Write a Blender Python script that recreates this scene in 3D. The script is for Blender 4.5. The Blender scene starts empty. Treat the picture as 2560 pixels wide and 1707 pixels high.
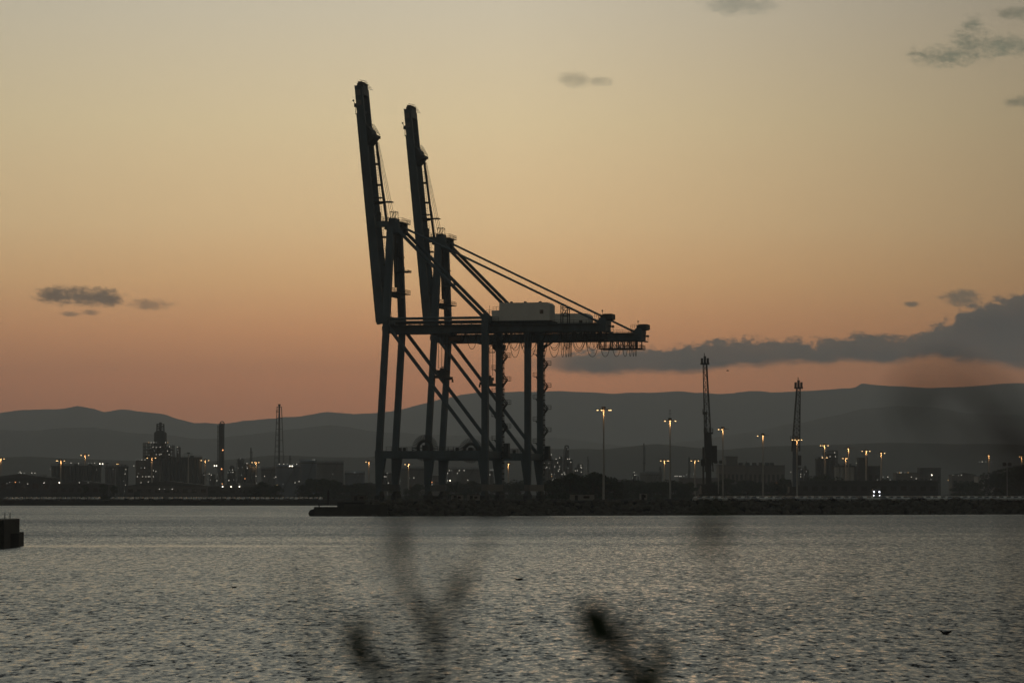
import bpy, math, random
from mathutils import Vector, Matrix
random.seed(7)
R = math.radians
SC = bpy.context.scene
COL = SC.collection

# ------------------------------------------------------------------ camera
F, CY, HZ, HC = 7809.0, 853.5, 1229.0, 6.5      # focal length in photo pixels, image centre, horizon row, eye height
PITCH = math.atan((HZ - CY) / F)
cam = bpy.data.cameras.new('camera')
cam.sensor_width = 36.0
cam.lens = 36.0 * F / 2560.0
cam.clip_start = 0.2
cam.clip_end = 60000
cam.dof.use_dof = True
cam.dof.focus_distance = 900
cam.dof.aperture_fstop = 4.6
camo = bpy.data.objects.new('camera', cam)
camo.location = (0, 0, HC)
camo.rotation_euler = (R(90) + PITCH, 0, 0)
COL.objects.link(camo)
SC.camera = camo
SC.view_settings.view_transform = 'Standard'
SC.view_settings.look = 'None'
SC.view_settings.exposure = 0
SC.view_settings.gamma = 1
SC.cycles.max_bounces = 6
SC.cycles.volume_bounces = 1
SC.cycles.sample_clamp_indirect = 3
SC.cycles.blur_glossy = 0.5

# ------------------------------------------------------------------ dusk sky
world = bpy.data.worlds.new('World')
SC.world = world
world.use_nodes = True
NT = world.node_tree
NT.nodes.clear()

class G:                                          # tiny node-graph helper
    def __init__(s, nt): s.nt = nt
    def n(s, t, **k):
        x = s.nt.nodes.new(t)
        for a, b in k.items(): setattr(x, a, b)
        return x
    def put(s, sock, v):
        if hasattr(v, 'is_output') or isinstance(v, bpy.types.NodeSocket): s.nt.links.new(v, sock)
        else: sock.default_value = v
    def m(s, op, a, b=0.0, c=None, clamp=False):
        x = s.n('ShaderNodeMath', operation=op); x.use_clamp = clamp
        s.put(x.inputs[0], a); s.put(x.inputs[1], b)
        if c is not None: s.put(x.inputs[2], c)
        return x.outputs[0]
    def ramp(s, fac, stops, interp='LINEAR'):
        x = s.n('ShaderNodeValToRGB'); cr = x.color_ramp; cr.interpolation = interp
        while len(cr.elements) < len(stops): cr.elements.new(0.5)
        for e, (p, c) in zip(cr.elements, stops):
            e.position = p; e.color = tuple(c) + (1,)
        s.put(x.inputs[0], fac)
        return x.outputs[0]
    def mix(s, f, a, b, mode='MIX'):
        x = s.n('ShaderNodeMix', data_type='RGBA', blend_type=mode)
        s.put(x.inputs[0], f); s.put(x.inputs[6], a); s.put(x.inputs[7], b)
        return x.outputs[2]

def lin(r, g, b):
    f = lambda c: (c/255/12.92) if c <= 10 else ((c/255+0.055)/1.055)**2.4
    return (f(r), f(g), f(b))

SUN_ELEV, SUN_AZ = 1.0, 2.0
g = G(NT)
tc = g.n('ShaderNodeTexCoord')
sep = g.n('ShaderNodeSeparateXYZ'); g.put(sep.inputs[0], tc.outputs['Generated'])
dx, dy, dz = sep.outputs
elev = g.ramp(g.m('MULTIPLY', dz, 2.0, clamp=True), [
    (0.000, lin(130, 90, 72)), (0.055, lin(188, 119, 84)), (0.072, lin(208, 134, 92)), (0.102, lin(218, 154, 105)),
    (0.134, lin(219, 174, 122)), (0.170, lin(215, 185, 139)), (0.235, lin(204, 187, 149)), (0.314, lin(184, 177, 157)),
    (0.42, lin(164, 162, 146)), (0.65, lin(146, 148, 138)), (1.0, lin(128, 134, 132))])
# glow around the place where the sun went down, dimmer away from it
yy = g.m('MAXIMUM', dy, 0.02)
px = g.m('DIVIDE', dx, yy); pz = g.m('DIVIDE', dz, yy)
az = g.m('SUBTRACT', px, 0.0)
az2 = g.m('MULTIPLY', az, az)
fall = g.m('DIVIDE', 1.0, g.m('MULTIPLY_ADD', az2, 11.0, 1.0))
fall = g.m('MULTIPLY_ADD', fall, 0.62, 0.38)
right = g.m('MULTIPLY', g.m('MAXIMUM', px, 0.0), 2.6)
right = g.m('SUBTRACT', 1.0, g.m('MINIMUM', right, 0.47))
fall = g.m('MULTIPLY', fall, right)
back = g.m('MULTIPLY_ADD', dy, 1.4, 0.25, clamp=True)
fall = g.m('MULTIPLY', g.m('MULTIPLY', fall, g.m('MULTIPLY_ADD', back, 0.3, 0.7)), 1.47)
grad = g.mix(1.0, elev, (1, 1, 1, 1), 'MULTIPLY')
comb = g.n('ShaderNodeCombineColor')
for i in range(3): g.put(comb.inputs[i], fall)
grad = g.mix(1.0, elev, comb.outputs[0], 'MULTIPLY')
cool = g.mix(g.m('SUBTRACT', 1.0, back), grad, g.mix(1.0, grad, (0.95, 1.0, 1.02, 1), 'MULTIPLY'))
sky = g.n('ShaderNodeTexSky', sky_type='NISHITA')
sky.sun_disc = False
sky.sun_elevation = R(SUN_ELEV)
sky.sun_rotation = R(SUN_AZ)
skys = g.mix(1.0, sky.outputs[0], (0.008, 0.008, 0.008, 1), 'MULTIPLY')
base = g.mix(1.0, cool, skys, 'ADD')
# clouds: soft banks with noisy edges, fixed to directions in the sky
cv = g.n('ShaderNodeCombineXYZ'); g.put(cv.inputs[0], px); g.put(cv.inputs[1], g.m('MULTIPLY', pz, 1.7))
def noise(scale, detail=6.0, rough=0.6, off=0.0):
    x = g.n('ShaderNodeTexNoise', noise_dimensions='3D')
    mp = g.n('ShaderNodeMapping'); g.put(mp.inputs[0], cv.outputs[0]); mp.inputs[1].default_value = (off, off*0.7, off)
    g.put(x.inputs['Vector'], mp.outputs[0])
    x.inputs['Scale'].default_value = scale; x.inputs['Detail'].default_value = detail; x.inputs['Roughness'].default_value = rough
    return x.outputs[0]
n3 = noise(150, 6, 0.65, 5.0); n4 = noise(420, 4, 0.6, 7.0)
n1 = noise(60); n2 = noise(190, 5, 0.65, 3.0)
nn = g.m('MULTIPLY_ADD', g.m('SUBTRACT', n2, 0.5), 0.6, g.m('SUBTRACT', n1, 0.5))
nf = g.m('MULTIPLY_ADD', g.m('SUBTRACT', n4, 0.5), 0.6, g.m('SUBTRACT', n3, 0.5))
def ell(u, v, ru, rv, flat=1.0):                  # centre and radii in photo pixels -> direction slopes; flat>1 = flatter base
    cx, cz = (u - 1280) / F, (HZ - v) / F
    a = g.m('DIVIDE', g.m('SUBTRACT', px, cx), ru / F)
    b = g.m('DIVIDE', g.m('SUBTRACT', pz, cz), rv / F)
    if flat != 1.0: b = g.m('MULTIPLY', b, g.m('MULTIPLY_ADD', g.m('LESS_THAN', b, 0.0), flat - 1, 1.0))
    r2 = g.m('ADD', g.m('MULTIPLY', a, a), g.m('MULTIPLY', b, b))
    return g.m('SUBTRACT', 1.0, r2)
def cloud(parts, amp, soft, dens, bias=0.0, fine=True):
    acc = None
    for p in parts:
        e = ell(*p); acc = e if acc is None else g.m('SMOOTH_MAX', acc, e, 0.3)
    x = g.m('ADD', g.m('MULTIPLY_ADD', nf if fine else nn, amp, acc), bias)
    x = g.m('DIVIDE', x, soft, clamp=True)
    x = g.m('MULTIPLY', g.m('MULTIPLY', x, x), g.m('MULTIPLY_ADD', x, -2.0, 3.0))
    return g.m('MULTIPLY', x, dens)
banks = [
    (cloud([(165, 738, 80, 26), (225, 742, 80, 24), (270, 750, 40, 18), (130, 735, 40, 18)], 3.0, 1.5, 0.9, 0.45), lin(96, 86, 76)),
    (cloud([(375, 760, 60, 16), (175, 785, 26, 7), (225, 780, 24, 8)], 3.4, 1.8, 0.7, 0.4), lin(128, 108, 90)),
    (cloud([(2410, 745, 55, 20), (2280, 760, 20, 8)], 3.2, 1.5, 0.85, 0.5), lin(110, 102, 88)),
    (cloud([(1440, 195, 45, 22), (1500, 200, 36, 14)], 2.6, 1.7, 0.6, 0.4), lin(148, 142, 120)),
    (cloud([(1850, 8, 100, 26)], 2.6, 1.7, 0.6, 0.4), lin(134, 138, 124)),
    (cloud([(2380, 135, 110, 30), (2440, 95, 60, 35), (2520, 110, 90, 30), (2440, 60, 30, 30)], 3.8, 2.0, 0.8, 0.4), lin(108, 116, 100)),
    (cloud([(2550, 30, 60, 18), (2560, 250, 50, 16)], 3.0, 1.8, 0.7, 0.4), lin(106, 110, 94)),
]
out = base
ccol = g.ramp(noise(45, 5, 0.55, 9.0), [(0.3, (0.80, 0.77, 0.78)), (0.7, (1.2, 1.17, 1.14))])
for mask, c in banks:
    c = g.mix(1.0, tuple(c) + (1,), ccol, 'MULTIPLY')
    out = g.mix(mask, out, c)
# the long low bank: upper and lower edge heights as functions of direction, ragged by noise
TOP = [(1260, 905), (1400, 884), (1500, 876), (1640, 870), (1740, 862), (1800, 848), (1870, 846), (1950, 850), (2030, 853), (2130, 836), (2190, 834), (2250, 843), (2310, 826),
       (2385, 800), (2400, 776), (2450, 762), (2500, 748), (2560, 728), (2700, 700)]
BOT = [(1260, 918), (1400, 930), (1500, 931), (1640, 938), (1720, 924), (1850, 914), (2000, 905), (2150, 906), (2280, 903), (2340, 886), (2400, 903), (2500, 912), (2700, 915)]
TOP = [(u, v - 8) for u, v in TOP]; BOT = [(u, v + 13) for u, v in BOT]
def profile(pts):
    fac = g.m('DIVIDE', g.m('SUBTRACT', px, (1260 - 1280)/F), (2700 - 1260)/F, clamp=True)
    r = g.ramp(fac, [((u - 1260)/1440, [(950 - v)/300]*3) for u, v in pts])
    return g.m('MULTIPLY_ADD', r, 300/F, (HZ - 950)/F)
def sstep(x):
    x = g.m('MAXIMUM', g.m('MINIMUM', x, 1.0), 0.0)
    return g.m('MULTIPLY', g.m('MULTIPLY', x, x), g.m('MULTIPLY_ADD', x, -2.0, 3.0))
rag = g.m('MULTIPLY_ADD', g.m('SUBTRACT', n3, 0.5), 75/F, g.m('MULTIPLY', g.m('SUBTRACT', n4, 0.5), 40/F))
rag2 = g.m('MULTIPLY', g.m('SUBTRACT', n1, 0.5), 70/F)
t1 = sstep(g.m('DIVIDE', g.m('ADD', g.m('SUBTRACT', profile(TOP), pz), rag), 21/F))
t2 = sstep(g.m('DIVIDE', g.m('ADD', g.m('SUBTRACT', pz, profile(BOT)), rag2), 26/F))
t3 = sstep(g.m('DIVIDE', g.m('SUBTRACT', px, -10/F), 190/F))
bank = g.m('MULTIPLY', g.m('MULTIPLY', t1, t2), g.m('MULTIPLY', t3, g.m('MULTIPLY_ADD', n1, 0.22, 0.84), clamp=True))
depth_in = sstep(g.m('DIVIDE', g.m('SUBTRACT', profile(TOP), pz), 70/F))
bcol = g.mix(depth_in, tuple(lin(94, 90, 84)) + (1,), tuple(lin(68, 71, 74)) + (1,))
bcol = g.mix(0.6, bcol, g.mix(1.0, bcol, ccol, 'MULTIPLY'))
out = g.mix(bank, out, bcol)
front = g.m('GREATER_THAN', dy, 0.05)
out = g.mix(front, cool, out)
bg = g.n('ShaderNodeBackground'); g.put(bg.inputs[0], out); bg.inputs[1].default_value = 1.0
wo = g.n('ShaderNodeOutputWorld'); NT.links.new(bg.outputs[0], wo.inputs[0])

sun = bpy.data.lights.new('sun', 'SUN')
sun.energy = 0.04
sun.angle = R(12)
sun.color = (1.0, 0.62, 0.4)
so = bpy.data.objects.new('sun', sun)
so.rotation_euler = (R(90 - SUN_ELEV), 0, R(180 - SUN_AZ))
COL.objects.link(so)

# ------------------------------------------------------------------ helpers
def at(u, v, Y):
    """photo pixel -> point on the vertical plane at distance Y"""
    x = (u - 1280) / F; z = -(v - CY) / F
    ry = math.cos(PITCH) - z*math.sin(PITCH); rz = math.sin(PITCH) + z*math.cos(PITCH)
    k = Y / ry
    return Vector((x*k, Y, HC + rz*k))

def mat(name, col, rough=0.7, metal=0.0, var=0.25, scale=0.4, spec=0.3, stretch=None):
    m = bpy.data.materials.new(name); m.use_nodes = True
    b = m.node_tree.nodes['Principled BSDF']
    k = G(m.node_tree)
    if var:
        t = k.n('ShaderNodeTexCoord'); mp = k.n('ShaderNodeMapping'); k.put(mp.inputs[0], t.outputs['Object'])
        if stretch: mp.inputs[3].default_value = stretch
        nz = k.n('ShaderNodeTexNoise'); k.put(nz.inputs['Vector'], mp.outputs[0]); nz.inputs['Scale'].default_value = scale
        nz.inputs['Detail'].default_value = 6; nz.inputs['Roughness'].default_value = 0.65
        c = k.ramp(nz.outputs[0], [(0.3, [x*(1-var) for x in col]), (0.7, [x*(1+var) for x in col])])
        k.put(b.inputs['Base Color'], c)
        k.put(b.inputs['Roughness'], k.m('MULTIPLY_ADD', nz.outputs[0], 0.2, rough - 0.1))
    else:
        b.inputs['Base Color'].default_value = tuple(col) + (1,)
        b.inputs['Roughness'].default_value = rough
    b.inputs['Metallic'].default_value = metal
    b.inputs['Specular IOR Level'].default_value = spec
    return m

def emit(name, col, s):
    m = bpy.data.materials.new(name); m.use_nodes = True
    b = m.node_tree.nodes['Principled BSDF']
    b.inputs['Base Color'].default_value = (0.1, 0.1, 0.1, 1)
    b.inputs['Emission Color'].default_value = tuple(col) + (1,)
    b.inputs['Emission Strength'].default_value = s
    return m

M = dict(
    crane=mat('crane_paint', (0.078, 0.110, 0.130), 0.55, 0, 0.35, 0.25, stretch=(1, 1, 0.3)),
    crane2=mat('crane_dark_steel', (0.04, 0.048, 0.052), 0.6, 0, 0.3, 0.5),
    house=mat('machinery_house_paint', (0.66, 0.65, 0.60), 0.6, 0, 0.12, 0.25, stretch=(1, 1, 0.4)),
    plate=mat('pale_plate_and_lit_beam', (0.16, 0.16, 0.15), 0.6, 0, 0.1, 0.5),
    rope=mat('wire_rope', (0.02, 0.02, 0.02), 0.6, 0, 0),
    glass=mat('dark_glass', (0.015, 0.018, 0.02), 0.12, 0, 0, spec=0.5),
    steel=mat('galvanised_steel', (0.30, 0.30, 0.29), 0.5, 0, 0.15, 0.6),
    pole=mat('mast_pole_steel', (0.32, 0.31, 0.29), 0.5, 0, 0.12, 0.6),
    darksteel=mat('dark_steel', (0.035, 0.035, 0.035), 0.6, 0, 0.3, 0.4),
    conc=mat('weathered_concrete', (0.16, 0.155, 0.14), 0.85, 0, 0.35, 0.35),
    conc2=mat('dark_wet_concrete', (0.045, 0.045, 0.04), 0.8, 0, 0.4, 0.5),
    silo=mat('silo_concrete', (0.10, 0.10, 0.095), 0.85, 0, 0.25, 0.08, stretch=(1, 1, 0.15)),
    silo2=mat('dark_silo_cladding', (0.05, 0.055, 0.055), 0.8, 0, 0.25, 0.08, stretch=(1, 1, 0.15)),
    tankb=mat('bluish_tank_paint', (0.10, 0.125, 0.16), 0.6, 0, 0.2, 0.08),
    tankw=mat('pale_tank_paint', (0.30, 0.29, 0.27), 0.6, 0, 0.15, 0.08),
    roof=mat('metal_roofing', (0.08, 0.08, 0.078), 0.9, 0, 0.2, 0.1),
    wall=mat('rendered_wall', (0.12, 0.11, 0.10), 0.85, 0, 0.25, 0.08),
    walld=mat('dark_cladding', (0.045, 0.045, 0.045), 0.8, 0, 0.3, 0.08),
    rock=mat('armour_rock', (0.075, 0.068, 0.055), 0.9, 0, 0.55, 0.35),
    bark=mat('bark', (0.05, 0.04, 0.03), 0.9, 0, 0.3, 2),
    leaf=mat('foliage', (0.035, 0.05, 0.025), 0.8, 0, 0.5, 0.4),
    leaf2=mat('pine_foliage', (0.028, 0.042, 0.026), 0.8, 0, 0.5, 0.4),
    twig=mat('green_grey_twig', (0.030, 0.036, 0.022), 0.8, 0, 0.3, 20),
    twigr=mat('reddish_twig', (0.06, 0.03, 0.025), 0.8, 0, 0.3, 20),
    fleaf=mat('shrub_leaf', (0.020, 0.038, 0.010), 0.7, 0, 0.4, 30),
    rubber=mat('tyre_rubber', (0.02, 0.02, 0.02), 0.9, 0, 0.2, 2),
    gull=mat('gull_plumage', (0.035, 0.035, 0.04), 0.8, 0, 0.5, 8),
    beak=mat('gull_beak', (0.10, 0.07, 0.02), 0.5, 0, 0),
    fence=mat('faded_fence', (0.10, 0.10, 0.09), 0.8, 0, 0.2, 0.5),
    warm=emit('sodium_lamp', (1.0, 0.62, 0.26), 2.6),
    warmd=emit('dim_sodium_lamp', (1.0, 0.55, 0.2), 1.0),
    white=emit('white_lamp', (1.0, 0.92, 0.76), 1.05),
    whited=emit('dim_white_lamp', (0.95, 0.93, 0.82), 0.32),
    bright=emit('bright_floodlight', (1.0, 0.88, 0.68), 5.0),
    red=emit('orange_lamp', (1.0, 0.38, 0.14), 2.5),
    cold=emit('headlamp', (0.9, 0.92, 1.0), 7.0),
)
M['car'] = [mat('car_paint_white', (0.62, 0.62, 0.60), 0.25, 0, 0, spec=0.5), mat('car_paint_silver', (0.36, 0.37, 0.38), 0.3, 0.2, 0),
            mat('car_paint_grey', (0.13, 0.13, 0.14), 0.3, 0.1, 0), mat('car_paint_black', (0.025, 0.025, 0.03), 0.25, 0, 0)]

class MB:
    """collects boxes, bars and tubes; build() links them as one mesh object"""
    def __init__(s): s.v = []; s.f = []
    def add(s, vs, fs):
        o = len(s.v); s.v += [tuple(x) for x in vs]; s.f += [tuple(i + o for i in f) for f in fs]; return s
    def box(s, x0, x1, y0, y1, z0, z1):
        return s.add([(x0,y0,z0),(x1,y0,z0),(x1,y1,z0),(x0,y1,z0),(x0,y0,z1),(x1,y0,z1),(x1,y1,z1),(x0,y1,z1)],
                     [(0,3,2,1),(4,5,6,7),(0,1,5,4),(1,2,6,5),(2,3,7,6),(3,0,4,7)])
    def bar(s, a, b, w, h=None, up=(0, 0, 1), w2=None, h2=None):
        """rectangular beam from a to b; w across, h along 'up'"""
        a = Vector(a); b = Vector(b); h = w if h is None else h
        w2 = w if w2 is None else w2; h2 = h if h2 is None else h2
        d = (b - a).normalized(); up = Vector(up)
        if abs(d.dot(up)) > 0.999: up = Vector((1, 0, 0)) if abs(d.x) < 0.9 else Vector((0, 1, 0))
        sx = d.cross(up).normalized(); sz = sx.cross(d).normalized()
        vs = []
        for p, ww, hh in ((a, w, h), (b, w2, h2)):
            for i, j in ((-1,-1),(1,-1),(1,1),(-1,1)): vs.append(p + sx*i*ww/2 + sz*j*hh/2)
        return s.add(vs, [(0,1,2,3),(7,6,5,4),(0,4,5,1),(1,5,6,2),(2,6,7,3),(3,7,4,0)])
    def tube(s, pts, r, n=8, caps=True):
        pts = [Vector(p) for p in pts]
        rs = r if isinstance(r, (list, tuple)) else [r]*len(pts)
        rings = []; prev = None
        for i, p in enumerate(pts):
            d = (pts[min(i+1, len(pts)-1)] - pts[max(i-1, 0)]).normalized()
            if prev is None:
                a = Vector((0, 0, 1)) if abs(d.z) < 0.9 else Vector((1, 0, 0))
            else: a = prev
            x = (a - d*a.dot(d)).normalized(); y = d.cross(x); prev = x
            rings.append([p + (x*math.cos(2*math.pi*k/n) + y*math.sin(2*math.pi*k/n))*rs[i] for k in range(n)])
        vs = [q for rg in rings for q in rg]; fs = []
        for i in range(len(rings)-1):
            for k in range(n): fs.append((i*n+k, i*n+(k+1) % n, (i+1)*n+(k+1) % n, (i+1)*n+k))
        if caps: fs += [tuple(range(n))[::-1], tuple((len(rings)-1)*n + k for k in range(n))]
        return s.add(vs, fs)
    def cyl(s, x, y, z0, z1, r, r2=None, n=20, dome=0.0):
        r2 = r if r2 is None else r2
        pts = [(z0, r), (z1, r2)]
        if dome:
            for t in (0.35, 0.7, 0.92): pts.append((z1 + dome*math.sin(t*math.pi/2), r2*math.cos(t*math.pi/2)))
        vs = []; fs = []
        for z, q in pts: vs += [(x + q*math.cos(2*math.pi*k/n), y + q*math.sin(2*math.pi*k/n), z) for k in range(n)]
        for i in range(len(pts)-1):
            for k in range(n): fs.append((i*n+k, i*n+(k+1) % n, (i+1)*n+(k+1) % n, (i+1)*n+k))
        fs.append(tuple(range(n))[::-1]); fs.append(tuple((len(pts)-1)*n+k for k in range(n)))
        return s.add(vs, fs)
    def ball(s, c, r, n=8, m=5, sq=(1, 1, 1)):
        c = Vector(c); vs = [c + Vector((0, 0, -r*sq[2]))]; fs = []
        for i in range(1, m):
            a = math.pi*i/m
            for k in range(n):
                b = 2*math.pi*k/n
                vs.append(c + Vector((r*sq[0]*math.sin(a)*math.cos(b), r*sq[1]*math.sin(a)*math.sin(b), -r*sq[2]*math.cos(a))))
        vs.append(c + Vector((0, 0, r*sq[2])))
        for k in range(n): fs.append((0, 1+(k+1) % n, 1+k))
        for i in range(m-2):
            for k in range(n): fs.append((1+i*n+k, 1+i*n+(k+1) % n, 1+(i+1)*n+(k+1) % n, 1+(i+1)*n+k))
        t = len(vs)-1
        for k in range(n): fs.append((t, 1+(m-2)*n+k, 1+(m-2)*n+(k+1) % n))
        return s.add(vs, fs)
    def prism(s, poly, z0, z1, axis='z'):
        n = len(poly)
        P = (lambda a, b, c: (a, b, c)) if axis == 'z' else ((lambda a, b, c: (a, c, b)) if axis == 'y' else (lambda a, b, c: (c, a, b)))
        vs = [P(a, b, z0) for a, b in poly] + [P(a, b, z1) for a, b in poly]
        return s.add(vs, [tuple(range(n))[::-1], tuple(range(n, 2*n))] + [(i, (i+1) % n, n+(i+1) % n, n+i) for i in range(n)])
    def rail(s, a, b, h=1.1, step=1.6, r=0.05):
        a = Vector(a); b = Vector(b); L = (b-a).length; n = max(1, round(L/step))
        for i in range(n+1):
            p = a.lerp(b, i/n); s.bar(p, p + Vector((0, 0, h)), r*1.4)
        for q in (h, h*0.5): s.bar(a + Vector((0, 0, q)), b + Vector((0, 0, q)), r*1.4)
        return s
    def build(s, name, m, parent=None, smooth=False, loc=None):
        me = bpy.data.meshes.new(name); me.from_pydata(s.v, [], s.f); me.validate(); me.update()
        if smooth: me.shade_smooth()
        o = bpy.data.objects.new(name, me); COL.objects.link(o)
        o.data.materials.append(m)
        if parent is not None: o.parent = parent
        if loc is not None: o.location = loc
        return o

def tag(o, label, cat, group=None):
    o['label'] = label; o['category'] = cat
    if group: o['group'] = group
    return o
def thing(name, loc, label, cat, group=None, rz=0.0):
    o = bpy.data.objects.new(name, None); COL.objects.link(o)
    o.location = loc; o.rotation_euler = (0, 0, rz); o.empty_display_size = 0.5
    return tag(o, label, cat, group)
def copy_tree(o, parent=None):
    c = o.copy(); COL.objects.link(c)
    if parent is not None: c.parent = parent
    for ch in [x for x in o.children]: copy_tree(ch, c)
    return c
def struct(o, kind='structure'):
    o['kind'] = kind; return o

# ------------------------------------------------------------------ setting: water, land, hills, haze
def heights_mesh(name, rows, m, smooth=True):
    """rows: list of equally long point lists"""
    n = len(rows[0]); vs = [p for r in rows for p in r]; fs = []
    for i in range(len(rows)-1):
        for k in range(n-1): fs.append((i*n+k, i*n+k+1, (i+1)*n+k+1, (i+1)*n+k))
    b = MB(); b.v = vs; b.f = fs
    return b.build(name, m, smooth=smooth)

def water_material():
    m = bpy.data.materials.new('sea_water'); m.use_nodes = True
    nt = m.node_tree; k = G(nt); b = nt.nodes['Principled BSDF']
    b.inputs['Base Color'].default_value = (0.022, 0.022, 0.019, 1)
    b.inputs['Roughness'].default_value = 0.16
    b.inputs['IOR'].default_value = 1.33
    tcx = k.n('ShaderNodeTexCoord')
    def nz(scale, st, detail, rough, dist=0.0, rot=0.0):
        mp = k.n('ShaderNodeMapping'); k.put(mp.inputs[0], tcx.outputs['Object'])
        mp.inputs[3].default_value = st; mp.inputs[2].default_value = (0, 0, rot)
        x = k.n('ShaderNodeTexNoise'); k.put(x.inputs['Vector'], mp.outputs[0])
        x.inputs['Scale'].default_value = scale; x.inputs['Detail'].default_value = detail
        x.inputs['Roughness'].default_value = rough; x.inputs['Distortion'].default_value = dist
        return x.outputs[0]
    # wave facets: slopes straight from noise fields (small chop + wind waves), steeper in the rougher patches
    def nzc(scale, st, detail, rough, dist, rot, off):
        mp = k.n('ShaderNodeMapping'); k.put(mp.inputs[0], tcx.outputs['Object'])
        mp.inputs[3].default_value = st; mp.inputs[2].default_value = (0, 0, rot); mp.inputs[1].default_value = (off, off*1.7, 0)
        x = k.n('ShaderNodeTexNoise'); k.put(x.inputs['Vector'], mp.outputs[0])
        x.inputs['Scale'].default_value = scale; x.inputs['Detail'].default_value = detail
        x.inputs['Roughness'].default_value = rough; x.inputs['Distortion'].default_value = dist
        sp = k.n('ShaderNodeSeparateColor'); k.put(sp.inputs[0], x.outputs['Color'])
        return sp.outputs
    a = nzc(1.0, (4.2, 1.35, 1), 3.0, 0.6, 0.3, 0.10, 0.0)
    c = nzc(1.0, (2.0, 0.62, 1), 2.0, 0.55, 0.3, -0.12, 40.0)
    patch = nz(0.010, (0.4, 1.0, 1), 3.0, 0.6)
    slick = nz(0.0055, (0.45, 3.0, 1), 2.0, 0.5, 0.5)
    rough_f = k.m('MULTIPLY_ADD', patch, 1.3, 0.36, clamp=False)
    rough_f = k.m('MULTIPLY', rough_f, k.m('SUBTRACT', 1.0, k.m('MULTIPLY', k.m('MULTIPLY_ADD', slick, 10.0, -6.0, clamp=True), 0.35)))
    sep_ = k.n('ShaderNodeSeparateXYZ'); k.put(sep_.inputs[0], tcx.outputs['Object'])
    wav = k.m('MULTIPLY_ADD', k.m('SUBTRACT', patch, 0.5), 220.0, sep_.outputs[1])
    wind = k.m('DIVIDE', k.m('SUBTRACT', wav, 370.0), 130.0, clamp=True)      # the breeze is stronger beyond this line
    calm = k.m('DIVIDE', k.m('SUBTRACT', sep_.outputs[1], k.m('MULTIPLY_ADD', k.m('SUBTRACT', slick, 0.5), 20.0, 376.0)), 6.0)
    calm = k.m('DIVIDE', 1.0, k.m('MULTIPLY_ADD', k.m('MULTIPLY', calm, calm), k.m('MULTIPLY', calm, calm), 1.0))
    calm = k.m('MULTIPLY', calm, k.m('DIVIDE', k.m('SUBTRACT', -8.0, sep_.outputs[0]), 25.0, clamp=True))
    rough_f = k.m('MULTIPLY', k.m('MULTIPLY', rough_f, k.m('MULTIPLY_ADD', wind, 0.65, 0.98)), k.m('SUBTRACT', 1.0, k.m('MULTIPLY', calm, 0.55)))
    sx = k.m('ADD', k.m('MULTIPLY', k.m('SUBTRACT', a[0], 0.5), 0.6), k.m('MULTIPLY', k.m('SUBTRACT', c[0], 0.5), 0.3))
    sy = k.m('ADD', k.m('MULTIPLY', k.m('SUBTRACT', a[1], 0.25), 0.46), k.m('MULTIPLY', k.m('SUBTRACT', c[1], 0.49), 0.30))
    fl = k.m('MULTIPLY', k.m('MAXIMUM', k.m('SUBTRACT', k.m('MULTIPLY_ADD', c[1], 0.45, k.m('MULTIPLY', a[2], 0.55)), 0.555), 0.0), 8.0)
    sy = k.m('MULTIPLY', k.m('ADD', sy, fl), rough_f); sx = k.m('MULTIPLY', sx, rough_f)
    cn = k.n('ShaderNodeCombineXYZ'); k.put(cn.inputs[0], sx); k.put(cn.inputs[1], k.m('MULTIPLY', sy, -1.0)); cn.inputs[2].default_value = 1.0
    vn = k.n('ShaderNodeVectorMath', operation='NORMALIZE'); k.put(vn.inputs[0], cn.outputs[0])
    k.put(b.inputs['Normal'], vn.outputs[0])
    return m
struct(MB().add([(-6000, -400, 0), (6000, -400, 0), (6000, 3000, 0), (-6000, 3000, 0)], [(0, 1, 2, 3)]).build('water', water_material()))

ground_m = mat('dry_harbour_ground', (0.035, 0.034, 0.03), 1.0, 0, 0.4, 0.01, spec=0.0)
quay_m = mat('asphalt_quay', (0.035, 0.035, 0.033), 1.0, 0, 0.3, 0.05, spec=0.0)
# one sheet of land from the far quay to the hills, with a quay wall at its edge
lx = [-6000, -900, -300, 80, 700, 6000]
rows = [[(x, 1493.5, -1.5) for x in lx], [(x, 1493, 2.45) for x in lx], [(x, 1700, 2.7) for x in lx], [(x, 3000, 3.0) for x in lx], [(x, 16500, 6.0) for x in lx]]
struct(heights_mesh('ground', rows, ground_m, smooth=False))
# the near pier: deck with wall
pier = [(-47, 841), (-40.6, 880), (99, 1497), (760, 1497), (760, 1160), (150, 917), (-10, 854)]
struct(MB().prism(pier, -1.5, 3.70).build('quay', quay_m))
# bank below the camera on which the shrubs stand
bank = [[(x, y, z + 0.12*math.sin(x*1.3 + y)) for x in (-40, -12, -5, -2, 0, 2, 5, 12, 40)] for y, z in ((-20, 4.9), (-2, 4.85), (1.5, 4.8), (4, 4.6), (8, 3.0), (13, -0.8))]
struct(heights_mesh('bank', bank, mat('earth_bank', (0.07, 0.06, 0.04), 0.95, 0, 0.4, 1.5)))

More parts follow.
